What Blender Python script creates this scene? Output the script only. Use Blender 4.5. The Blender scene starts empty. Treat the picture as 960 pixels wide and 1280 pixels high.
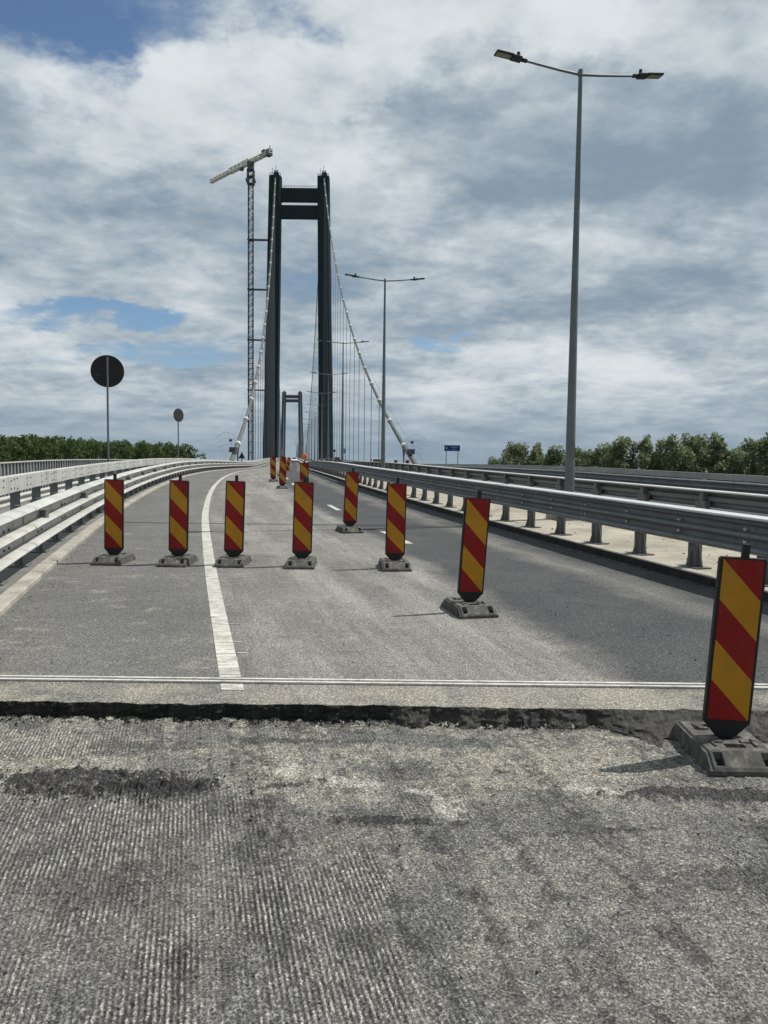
import bpy, bmesh, math, random
import numpy as np
from mathutils import Vector, Matrix

random.seed(7)
RNG = np.random.default_rng(11)
scene = bpy.context.scene
COL = scene.collection
R = math.radians
CAM_Z = 1.7

# ------------------------------------------------------------------ camera pose (used once to survey heights)
PITCH, ROLL = math.atan(62/960), R(.65)
CAM_M = Matrix.Translation((0, 0, CAM_Z)) @ Matrix.Rotation(R(90)-PITCH, 4, 'X') @ Matrix.Rotation(ROLL, 4, 'Z')
def at(px, py, Y):
    d = CAM_M.to_3x3() @ Vector(((px-480)/960, (640-py)/960, -1)); k = Y/d.y
    return Vector((d.x*k, Y, CAM_Z + d.z*k))
# ------------------------------------------------------------------ curves
def pchip(xs, ys):
    xs = np.array(xs, float); ys = np.array(ys, float)
    h = np.diff(xs); dl = np.diff(ys) / h
    m = np.zeros_like(ys)
    m[0] = dl[0]; m[-1] = dl[-1]
    for i in range(1, len(xs) - 1):
        if dl[i-1] * dl[i] > 0:
            w1 = 2*h[i] + h[i-1]; w2 = h[i] + 2*h[i-1]
            m[i] = (w1 + w2) / (w1/dl[i-1] + w2/dl[i])
    def f(x):
        x = np.asarray(x, float)
        k = np.clip(np.searchsorted(xs, x) - 1, 0, len(xs) - 2)
        t = (x - xs[k]) / h[k]
        t2, t3 = t*t, t*t*t
        r = ((2*t3-3*t2+1)*ys[k] + (t3-2*t2+t)*h[k]*m[k] + (-2*t3+3*t2)*ys[k+1] + (t3-t2)*h[k]*m[k+1])
        r = np.where(x < xs[0], ys[0] + m[0]*(x-xs[0]), r)
        r = np.where(x > xs[-1], ys[-1] + m[-1]*(x-xs[-1]), r)
        return r
    return f
def far(y): return -3.3 - .1232*y
LINE = pchip([-40, -5, 0, 5.6, 12.3, 19.6, 34, 52, 70, 90, 115, 150, 400, 2000],
             [10.4, 1.63, .34, -1.13, -2.83, -4.56, -7.45, -10.3, -12.65, -15.0, far(115)-.3, far(150), far(400), far(2000)])
RISE = pchip([-40, 0, 16, 32, 45, 60, 80, 115, 160, 210, 250, 430, 1000, 1800, 2600],
             [-.88, 0, .345, .62, .79, .84, .80, .68, .92, 1.35, 1.7, 2.7, 5, 8, 10])
def slope(y): return (LINE(np.asarray(y)+.05) - LINE(np.asarray(y)-.05)) / .1
def X(y, o): return LINE(y) + o*np.sqrt(1 + slope(y)**2)
def P(y, o, z=0.0):
    return Vector((float(X(y, o)), float(y), float(RISE(y)) + z))
def heading(y):                     # rotation about z that turns +Y along the road
    return math.atan(-float(slope(y)))
def stations(a, b):
    out = [a]; y = a
    while y < b - 1e-6:
        st = .5 if y < 12 else 1.0 if y < 40 else 2.5 if y < 120 else 8 if y < 300 else 40
        y = min(b, y + st); out.append(y)
    return out

# ------------------------------------------------------------------ materials
MATS = {}
class NT:
    def __init__(s, name):
        s.m = bpy.data.materials.new(name); s.m.use_nodes = True
        s.t = s.m.node_tree; s.n = s.t.nodes; s.l = s.t.links
        s.b = s.n['Principled BSDF']
        MATS[name] = s.m
    def new(s, ty, **kw):
        q = s.n.new(ty)
        for k, v in kw.items():
            if k.startswith('i_'): q.inputs[k[2:].replace('_', ' ')].default_value = v
            else: setattr(q, k, v)
        return q
    def link(s, a, b): s.l.new(a, b)
    def coord(s, which='Object', scale=(1, 1, 1), rot=(0, 0, 0)):
        tc = s.new('ShaderNodeTexCoord'); mp = s.new('ShaderNodeMapping')
        mp.inputs['Scale'].default_value = scale; mp.inputs['Rotation'].default_value = rot
        s.link(tc.outputs[which], mp.inputs['Vector']); return mp.outputs['Vector']
    def noise(s, vec, scale, detail=4, rough=.55, dist=0.0):
        q = s.new('ShaderNodeTexNoise'); q.inputs['Scale'].default_value = scale
        q.inputs['Detail'].default_value = detail; q.inputs['Roughness'].default_value = rough
        q.inputs['Distortion'].default_value = dist
        s.link(vec, q.inputs['Vector']); return q.outputs['Fac']
    def ramp(s, fac, stops):
        q = s.new('ShaderNodeValToRGB'); e = q.color_ramp.elements
        while len(e) < len(stops): e.new(.5)
        for k, (p, c) in enumerate(stops):
            e[k].position = p
            e[k].color = (c, c, c, 1) if not hasattr(c, '__len__') else (*c, 1)
        s.link(fac, q.inputs['Fac']); return q.outputs['Color']
    def mix(s, fac, a, b, mode='MIX'):
        q = s.new('ShaderNodeMix'); q.data_type = 'RGBA'; q.blend_type = mode
        for sock, v in ((q.inputs[0], fac), (q.inputs[6], a), (q.inputs[7], b)):
            if isinstance(v, bpy.types.NodeSocket): s.link(v, sock)
            elif hasattr(v, '__len__'): sock.default_value = (*v, 1)
            else: sock.default_value = v
        return q.outputs[2]
    def math(s, op, a, b=0.0):
        q = s.new('ShaderNodeMath'); q.operation = op
        for sock, v in ((q.inputs[0], a), (q.inputs[1], b)):
            if isinstance(v, bpy.types.NodeSocket): s.link(v, sock)
            else: sock.default_value = v
        return q.outputs[0]
    def bump(s, h, strength=.3, dist=.01):
        q = s.new('ShaderNodeBump'); q.inputs['Strength'].default_value = strength
        q.inputs['Distance'].default_value = dist
        s.link(h, q.inputs['Height']); s.link(q.outputs['Normal'], s.b.inputs['Normal'])
    def base(s, c, rough=.8, metal=0.0, spec=.3):
        if isinstance(c, bpy.types.NodeSocket): s.link(c, s.b.inputs['Base Color'])
        else: s.b.inputs['Base Color'].default_value = (*c, 1)
        if isinstance(rough, bpy.types.NodeSocket): s.link(rough, s.b.inputs['Roughness'])
        else: s.b.inputs['Roughness'].default_value = rough
        s.b.inputs['Metallic'].default_value = metal
        s.b.inputs['Specular IOR Level'].default_value = spec

def worn(name, c, var=.25, scale=3.0, rough=.7, metal=0.0, fine=40, bump=.1, dirt=None, spec=.3, specks=None, dirt_amt=.7):
    q = NT(name)
    tc = q.new('ShaderNodeTexCoord'); oi = q.new('ShaderNodeObjectInfo')
    def shifted(sc):
        mp = q.new('ShaderNodeMapping'); mp.inputs['Scale'].default_value = sc
        ad = q.new('ShaderNodeVectorMath'); ad.operation = 'ADD'
        q.link(tc.outputs['Object'], ad.inputs[0]); q.link(q.math('MULTIPLY', oi.outputs['Random'], 37.0), ad.inputs[1])
        q.link(ad.outputs[0], mp.inputs['Vector']); return mp.outputs['Vector']
    v = shifted((1, 1, 1))
    n1 = q.noise(v, scale, 6, .6); n2 = q.noise(v, fine, 3)
    lo = tuple(x*(1-var) for x in c); hi = tuple(min(1, x*(1+var)) for x in c)
    col = q.mix(q.ramp(n1, [(.3, 0.0), (.7, 1.0)]), lo, hi)
    if dirt:
        vs = shifted((1, 1, .25))
        col = q.mix(q.ramp(q.noise(vs, scale*2.3, 7, .65), [(.50, 0.0), (.72, dirt_amt)]), col, dirt)
    if specks:
        col = q.mix(q.ramp(q.noise(v, 34, 5, .7), [(.62, 0.0), (.70, .75)]), col, specks)
        col = q.mix(q.ramp(q.noise(shifted((1, 1, 6)), 9, 6, .7), [(.64, 0.0), (.70, .6)]), col, specks)
    q.base(col, rough, metal, spec)
    if bump: q.bump(n2, bump, .01)
    return q.m

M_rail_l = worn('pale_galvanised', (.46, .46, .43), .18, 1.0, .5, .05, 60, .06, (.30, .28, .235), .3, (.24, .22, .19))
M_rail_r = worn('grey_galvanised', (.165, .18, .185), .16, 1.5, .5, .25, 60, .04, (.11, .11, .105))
M_cap_lit = worn('rail_cap_lit', (.50, .51, .50), .12, 2, .45, .1, 60, .03)  # paler than the rail body: sunlit top edge put into the colour
M_post_dark = worn('post_steel', (.16, .175, .18), .2, 3, .5, .3, 60, .05)
M_post_grey = worn('post_grey', (.14, .145, .145), .25, 4, .6, .1, 50, .08, (.15, .14, .12))
M_pole = worn('pole_galvanised', (.135, .150, .155), .15, 1.5, .5, .3, 50, .04)
M_dark = worn('black_plastic', (.016, .016, .017), .3, 6, .45, 0, 80, .06)
M_rubber = worn('recycled_rubber', (.078, .076, .068), .4, 9, .85, 0, 140, .35, (.26, .245, .20))
M_pit = worn('slot_black', (.012, .012, .012), .2, 6, .9, 0, 60, .1)
M_red = worn('reflective_red', (.225, .004, .004), .14, 5, .5, 0, 220, .05, (.20, .02, .014), .3, (.10, .055, .04))
M_yel = worn('reflective_yellow', (.42, .195, .007), .12, 5, .5, 0, 220, .05, (.34, .18, .03), .3, (.20, .14, .06))
M_orange = worn('orange_lens', (.85, .16, .02), .1, 8, .25, 0, 40, .05)
M_conc = worn('pale_concrete', (.33, .30, .24), .25, 1.1, .9, 0, 35, .35, (.19, .17, .13), .3, (.15, .135, .11))
M_kerb = worn('kerb_concrete', (.33, .312, .265), .25, 2.5, .9, 0, 40, .3, (.17, .16, .135))
M_walk = worn('walkway_asphalt', (.16, .155, .14), .25, 1.5, .95, 0, 60, .3)
M_tower = worn('tower_concrete_shaded', (.003, .015, .020), .18, .05, .8, 0, .8, .05, (.006, .019, .023), .08)  # grey concrete seen backlit; its shade is put into the base colour
M_cable = worn('cable_wrap', (.105, .104, .098), .15, .4, .6, 0, 8, .05, (.13, .12, .10))
M_collar = worn('collar_white', (.55, .55, .53), .05, 1, .5)
M_hanger = worn('hanger_wire', (.12, .13, .14), .1, .3, .5, .2)
M_crane = worn('crane_steel', (.06, .072, .082), .2, .5, .6)
M_jib = worn('crane_jib_white', (.62, .62, .58), .15, .5, .6)
M_signback = worn('sign_back', (.018, .018, .02), .2, 4, .6)
M_signgrey = worn('sign_grey', (.05, .053, .055), .2, 4, .5, .3)
M_signblue = worn('sign_blue', (.010, .028, .16), .1, 2, .5)
M_white = worn('white_paint', (.8, .8, .78), .06, 3, .5)
M_steelbright = worn('bright_steel', (.66, .64, .58), .2, 5, .4, .2, 60, .05, (.25, .24, .20))
M_fence = worn('ribbed_fence', (.25, .26, .26), .2, .8, .6, .2)
M_bark = worn('bark', (.10, .085, .065), .3, 4, .95, 0, 25, .5)
M_girder = worn('girder_paint', (.22, .24, .25), .1, .3, .6)
M_carwhite = worn('car_white', (.78, .78, .78), .03, 1, .25, 0, 20, 0, None, .5)
M_carblack = worn('car_black', (.012, .013, .015), .1, 1, .2, 0, 20, 0, None, .5)
M_cargrey = worn('car_grey', (.06, .063, .067), .1, 1, .25, .3, 20, 0, None, .5)
M_glass = worn('car_glass', (.015, .018, .02), .1, 1, .08, 0, 20, 0, None, .6)
M_tyre = worn('tyre', (.018, .018, .018), .2, 8, .9)
M_lightred = worn('tail_lens', (.35, .01, .01), .1, 8, .2)
M_lens = worn('head_lens', (.7, .7, .7), .05, 8, .1)
M_led = worn('led_glass', (.20, .195, .165), .1, 10, .3)
M_soil = worn('ground_grass', (.06, .075, .03), .4, .05, 1, 0, 3, .3, (.12, .10, .06))

def leaf_mat(name, c1, c2):
    q = NT(name)
    at = q.new('ShaderNodeVertexColor', layer_name='tint')
    sep = q.new('ShaderNodeSeparateColor'); q.link(at.outputs['Color'], sep.inputs[0])
    col = q.mix(sep.outputs[0], c1, c2)
    q.base(col, .6, 0, .25)
    tr = q.new('ShaderNodeBsdfTranslucent'); q.link(col, tr.inputs['Color'])
    ms = q.new('ShaderNodeMixShader'); ms.inputs[0].default_value = .48
    q.link(q.b.outputs[0], ms.inputs[1]); q.link(tr.outputs[0], ms.inputs[2])
    q.link(ms.outputs[0], q.n['Material Output'].inputs['Surface'])
    return q.m
M_leaf = leaf_mat('willow_leaf', (.085, .118, .05), (.29, .34, .18))
M_wood = leaf_mat('poplar_leaf', (.030, .055, .014), (.12, .175, .045))

# worn road asphalt: uv = (metres right of the edge line, metres along)
def road_mat():
    q = NT('worn_asphalt')
    o = q.coord('Object'); uv = q.coord('UV'); uvs = q.coord('UV', (1.6, .16, 1)); uvm = q.coord('UV', (1, .5, 1))
    sx = q.new('ShaderNodeSeparateXYZ'); tc = q.new('ShaderNodeTexCoord'); q.link(tc.outputs['UV'], sx.inputs[0])
    u = sx.outputs[0]; v = sx.outputs[1]
    wob = q.math('MULTIPLY', q.math('SUBTRACT', q.noise(uv, .55, 6, .65), .5), 1.3)
    uu = q.math('ADD', u, wob)
    old = q.mix(q.ramp(q.noise(o, .8, 7, .65), [(.3, 0.0), (.7, 1.0)]), (.125, .122, .113), (.200, .194, .175))
    dusty = q.mix(q.ramp(q.noise(uvs, 1.0, 7, .7), [(.45, 0.0), (.68, 1.0)]), old, (.280, .270, .242))
    new = q.mix(q.ramp(q.noise(o, 1.2, 6, .6), [(.3, 0.0), (.7, 1.0)]), (.054, .056, .058), (.082, .084, .084))
    # wheel-track band of dust in the right lane, wandering
    band = q.ramp(q.math('ABSOLUTE', q.math('SUBTRACT', uu, 5.0)), [(.0, .75), (.42, 0.0)])
    new = q.mix(q.math('MULTIPLY', band, q.ramp(q.noise(uvs, 2, 6, .7), [(.3, .35), (.65, 1.0)])), new, (.21, .20, .175))
    mr = q.new('ShaderNodeMapRange'); mr.inputs[1].default_value = 2.75; mr.inputs[2].default_value = 3.15
    q.link(uu, mr.inputs[0])
    # shoulder (left of the edge line) plain grey
    mr2 = q.new('ShaderNodeMapRange'); mr2.inputs[1].default_value = -.3; mr2.inputs[2].default_value = .5
    q.link(uu, mr2.inputs[0])
    left = q.mix(q.ramp(q.noise(o, .6, 6, .6), [(.3, 0.0), (.75, 1.0)]), (.112, .111, .105), (.160, .157, .146))
    c = q.mix(mr2.outputs[0], left, dusty)
    c = q.mix(mr.outputs[0], c, new)
    # strip next to the cut edge is yellower with dust
    mr3 = q.new('ShaderNodeMapRange'); mr3.inputs[1].default_value = 5.62; mr3.inputs[2].default_value = 5.22
    q.link(q.math('ADD', v, q.math('MULTIPLY', wob, .25)), mr3.inputs[0])
    c = q.mix(q.math('MULTIPLY', mr3.outputs[0], q.ramp(q.noise(o, 3.0, 8, .7), [(.38, .1), (.62, .9)])), c, (.27, .252, .205))
    # dark scuffs and small stains
    st = q.ramp(q.noise(q.coord('Object', (1, 4.5, 1)), 1.5, 8, .75), [(.57, 0.0), (.70, .7)])
    c = q.mix(st, c, (.085, .082, .074))
    pale = q.math('MULTIPLY', q.math('SUBTRACT', 1.0, mr.outputs[0]), q.ramp(q.noise(q.coord('Object', (1, 1.3, 1)), 2.6, 8, .74, .3), [(.55, 0.0), (.70, .6)]))
    c = q.mix(pale, c, (.32, .305, .26))
    # aggregate speckle
    ag = q.noise(o, 95, 3, .7)
    c = q.mix(1.0, c, q.ramp(ag, [(.30, .38), (.5, 1.0), (.72, 1.9)]), 'MULTIPLY')
    vo = q.new('ShaderNodeTexVoronoi'); vo.inputs['Scale'].default_value = 70; q.link(o, vo.inputs['Vector'])
    c = q.mix(q.ramp(vo.outputs['Distance'], [(.06, .8), (.16, 0.0)]), c, (.07, .068, .06))
    vg = q.new('ShaderNodeTexVoronoi'); vg.inputs['Scale'].default_value = 120; q.link(o, vg.inputs['Vector'])
    gs = q.new('ShaderNodeSeparateColor'); q.link(vg.outputs['Color'], gs.inputs[0])
    c = q.mix(1.0, c, q.ramp(gs.outputs[0], [(0.0, .52), (.35, .85), (.7, 1.05), (1.0, 1.65)]), 'MULTIPLY')
    q.base(c, .92, 0, .15)
    h = q.math('ADD', q.noise(o, 60, 4, .7), q.math('MULTIPLY', q.noise(o, 5, 5, .6), 1.2))
    q.bump(h, .5, .012)
    return q.m
M_road = road_mat()

def milled_mat():
    q = NT('milled_asphalt'); o = q.coord('Object')
    at = q.new('ShaderNodeVertexColor', layer_name='wear')
    sp = q.new('ShaderNodeSeparateColor'); q.link(at.outputs['Color'], sp.inputs[0])
    dust, dark, ridge = sp.outputs
    c = q.mix(q.ramp(q.noise(o, 1.6, 7, .65), [(.3, 0.0), (.7, 1.0)]), (.082, .081, .077), (.150, .148, .138))
    c = q.mix(q.math('MULTIPLY', dust, q.ramp(q.noise(o, 9, 8, .75), [(.3, .3), (.65, 1.0)])), c, (.33, .31, .25))
    c = q.mix(dark, c, (.026, .026, .026))
    c = q.mix(ridge, c, (.46, .448, .40))
    ag = q.noise(o, 110, 3, .75)
    c = q.mix(1.0, c, q.ramp(ag, [(.33, .30), (.5, 1.0), (.67, 1.95)]), 'MULTIPLY')
    vo = q.new('ShaderNodeTexVoronoi'); vo.inputs['Scale'].default_value = 85; q.link(o, vo.inputs['Vector'])
    c = q.mix(q.ramp(vo.outputs['Distance'], [(.05, .45), (.14, 0.0)]), c, (.27, .26, .235))
    vg = q.new('ShaderNodeTexVoronoi'); vg.inputs['Scale'].default_value = 135; q.link(o, vg.inputs['Vector'])
    gs = q.new('ShaderNodeSeparateColor'); q.link(vg.outputs['Color'], gs.inputs[0])
    c = q.mix(1.0, c, q.ramp(gs.outputs[0], [(0.0, .42), (.35, .85), (.7, 1.05), (1.0, 1.9)]), 'MULTIPLY')
    q.base(c, .93, 0, .15)
    q.bump(q.noise(o, 75, 4, .75), .7, .012)
    return q.m
M_mill = milled_mat()
M_rubble = worn('crumbled_asphalt', (.045, .044, .040), .6, 16, .95, 0, 60, .9, (.12, .112, .09))
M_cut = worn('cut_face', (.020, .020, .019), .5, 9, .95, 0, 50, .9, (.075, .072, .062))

def paint_mat():
    q = NT('worn_line_paint'); o = q.coord()
    wear = q.ramp(q.noise(q.coord('Object', (1, 5, 1)), 5, 9, .78), [(.45, 0.0), (.60, .9)])
    c = q.mix(q.ramp(q.noise(o, 4, 6), [(.35, 0.0), (.7, 1.0)]), (.62, .605, .54), (.48, .46, .40))
    c = q.mix(wear, c, (.20, .19, .165))
    c = q.mix(1.0, c, q.ramp(q.noise(o, 90, 3), [(.3, .7), (.6, 1.1)]), 'MULTIPLY')
    q.base(c, .75); q.bump(q.noise(o, 60, 4), .3, .008); return q.m
M_paint = paint_mat()
def water_mat():
    q = NT('river_water'); q.base((.05, .06, .05), .12, 0, .5)
    q.bump(q.noise(q.coord(), .4, 5), .25, .3); return q.m
M_water = water_mat()

# ------------------------------------------------------------------ mesh builder
class MB:
    def __init__(s): s.v = []; s.f = []; s.mi = []; s.uv = None
    def add(s, vs, fs, mi=0):
        b = len(s.v); s.v += [tuple(p) for p in vs]
        s.f += [tuple(i + b for i in f) for f in fs]; s.mi += [mi]*len(fs)
    def box(s, c, d, rz=0.0, mi=0, M=None):
        x, y, z = d[0]/2, d[1]/2, d[2]/2
        m = M if M is not None else Matrix.Translation(Vector(c)) @ Matrix.Rotation(rz, 4, 'Z')
        vs = [m @ Vector(p) for p in ((-x,-y,-z),(x,-y,-z),(x,y,-z),(-x,y,-z),(-x,-y,z),(x,-y,z),(x,y,z),(-x,y,z))]
        s.add(vs, [(0,3,2,1),(4,5,6,7),(0,1,5,4),(1,2,6,5),(2,3,7,6),(3,0,4,7)], mi)
    def tube(s, pts, rad, n=8, mi=0, cap=True):
        pts = [Vector(p) for p in pts]; k = len(pts)
        rad = rad if hasattr(rad, '__len__') else [rad]*k
        vs = []; up = None
        for i, p in enumerate(pts):
            t = (pts[min(i+1, k-1)] - pts[max(i-1, 0)]).normalized()
            a = Vector((1, 0, 0)) if abs(t.x) < .9 else Vector((0, 1, 0))
            u = t.cross(a).normalized(); w = t.cross(u)
            for j in range(n):
                an = 2*math.pi*j/n
                vs.append(p + (u*math.cos(an) + w*math.sin(an))*rad[i])
        fs = [(i*n+j, i*n+(j+1) % n, (i+1)*n+(j+1) % n, (i+1)*n+j) for i in range(k-1) for j in range(n)]
        if cap: fs += [tuple(range(n))[::-1], tuple(range((k-1)*n, k*n))]
        s.add(vs, fs, mi)
    def beam(s, a, b, w, mi=0):
        s.tube([a, b], w*.7071, 4, mi)
    def prism(s, poly, axis_from, axis_to, mi=0):      # poly points are full 3-D; extruded by vector
        e = Vector(axis_to) - Vector(axis_from); n = len(poly)
        vs = [Vector(p) for p in poly] + [Vector(p) + e for p in poly]
        s.add(vs, [tuple(range(n))[::-1], tuple(range(n, 2*n))] + [(i, (i+1) % n, n+(i+1) % n, n+i) for i in range(n)], mi)
    def sweep(s, prof, ys, closed=True, mi=0, cap=True):  # prof: [(o, z)] around the loop
        n = len(prof); vs = []
        for y in ys:
            b = LINE(y); k = math.sqrt(1 + float(slope(y))**2); r = float(RISE(y))
            vs += [(float(b) + o*k, y, r + z) for o, z in prof]
        m = n if closed else n - 1
        fs = [(i*n+j, i*n+(j+1) % n, (i+1)*n+(j+1) % n, (i+1)*n+j) for i in range(len(ys)-1) for j in range(m)]
        if closed and cap: fs += [tuple(range(n))[::-1], tuple(range((len(ys)-1)*n, len(ys)*n))]
        s.add(vs, fs, mi)
    def build(s, name, mats, parent=None, smooth=False, bevel=0, fix=True):
        me = bpy.data.meshes.new(name); me.from_pydata(s.v, [], s.f)
        mats = mats if isinstance(mats, (list, tuple)) else [mats]
        for m in mats: me.materials.append(m)
        if len(mats) > 1: me.polygons.foreach_set('material_index', s.mi)
        if fix or bevel:
            bm = bmesh.new(); bm.from_mesh(me)
            if bevel:
                ed = [e for e in bm.edges if len(e.link_faces) == 2 and e.calc_face_angle(0) > .6]
                bmesh.ops.bevel(bm, geom=ed, offset=bevel, segments=2, affect='EDGES', profile=.6)
            if fix: bmesh.ops.recalc_face_normals(bm, faces=bm.faces)
            bm.to_mesh(me); bm.free()
        if smooth:
            me.polygons.foreach_set('use_smooth', [True]*len(me.polygons))
            try: me.set_sharp_from_angle(angle=R(38))
            except Exception: pass
        me.update()
        o = bpy.data.objects.new(name, me); COL.objects.link(o)
        if parent: o.parent = parent
        return o
def tag(o, label=None, cat=None, group=None, kind=None):
    if label: o['label'] = label
    if cat: o['category'] = cat
    if group: o['group'] = group
    if kind: o['kind'] = kind
    return o
def empty(name, loc, label, cat, group=None, rz=0):
    o = bpy.data.objects.new(name, None); COL.objects.link(o)
    o.location = loc; o.rotation_euler = (0, 0, rz); o.empty_display_size = .2
    return tag(o, label, cat, group)
def copy_tree(o, parent=None):
    c = o.copy(); COL.objects.link(c)
    if parent: c.parent = parent
    for ch in list(o.children): copy_tree(ch, c)
    return c
def sheet(name, edges, ys, mat, z=0.0, kind='structure'):   # edges: [(o, z)] open cross-section; with uv in metres
    mb = MB(); mb.sweep(edges, ys, closed=False)
    o = mb.build(name, mat, fix=False)
    me = o.data; uv = me.uv_layers.new(name='UVMap')
    n = len(edges)
    for lp in me.loops:
        i, j = divmod(lp.vertex_index, n)
        uv.data[lp.index].uv = (edges[j][0], ys[i])
    # normals up
    if me.polygons[0].normal.z < 0: me.flip_normals()
    tag(o, kind=kind); return o

# ------------------------------------------------------------------ numpy noise
def vnoise(x, y, seed=0):
    xi = np.floor(x).astype(np.int64); yi = np.floor(y).astype(np.int64)
    fx = x - xi; fy = y - yi
    fx = fx*fx*(3-2*fx); fy = fy*fy*(3-2*fy)
    def h(a, b):
        n = (a*374761393 + b*668265263 + seed*974711) & 0x7fffffff
        n = ((n ^ (n >> 13)) * 1274126177) & 0x7fffffff
        return ((n ^ (n >> 16)) & 0xffff) / 65535.0
    return (h(xi, yi)*(1-fx)+h(xi+1, yi)*fx)*(1-fy) + (h(xi, yi+1)*(1-fx)+h(xi+1, yi+1)*fx)*fy
def fbm(x, y, oct=4, seed=0, g=.5):
    s = 0; a = 1; t = 0
    for k in range(oct):
        s = s + a*vnoise(x*2**k + 17.3*k, y*2**k + 5.1*k, seed+k); t += a; a *= g
    return s/t
def sst(a, b, x):
    t = np.clip((x-a)/(b-a), 0, 1); return t*t*(3-2*t)
def blob(x, y, cx, cy, rx, ry, rot=0):
    c, s_ = math.cos(rot), math.sin(rot); dx, dy = x-cx, y-cy
    return ((dx*c+dy*s_)/rx)**2 + ((-dx*s_+dy*c)/ry)**2

# ------------------------------------------------------------------ ground setting
STEP_Y, CUT = 4.95, -.112
SLOPE = .0216
def grid_mesh(name, xs, ys, Z, mat, color=None):
    nx, ny = len(xs), len(ys)
    V = np.empty((ny, nx, 3), np.float32)
    gx, gy = np.meshgrid(xs, ys)
    V[..., 0] = gx; V[..., 1] = gy; V[..., 2] = Z
    idx = np.arange(nx*ny).reshape(ny, nx)
    F = np.stack([idx[:-1, :-1], idx[:-1, 1:], idx[1:, 1:], idx[1:, :-1]], -1).reshape(-1, 4)
    me = bpy.data.meshes.new(name)
    me.vertices.add(nx*ny); me.vertices.foreach_set('co', V.ravel())
    me.loops.add(F.size); me.loops.foreach_set('vertex_index', F.ravel().astype(np.int32))
    me.polygons.add(len(F)); me.polygons.foreach_set('loop_start', np.arange(0, F.size, 4, dtype=np.int32))
    me.polygons.foreach_set('loop_total', np.full(len(F), 4, np.int32))
    me.update(calc_edges=True)
    me.polygons.foreach_set('use_smooth', [True]*len(F))
    me.materials.append(mat)
    if color is not None:
        at = me.color_attributes.new('wear', 'FLOAT_COLOR', 'POINT')
        C = np.ones((ny, nx, 4), np.float32); C[..., :3] = color
        at.data.foreach_set('color', C.ravel())
    o = bpy.data.objects.new(name, me); COL.objects.link(o)
    return o

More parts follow.
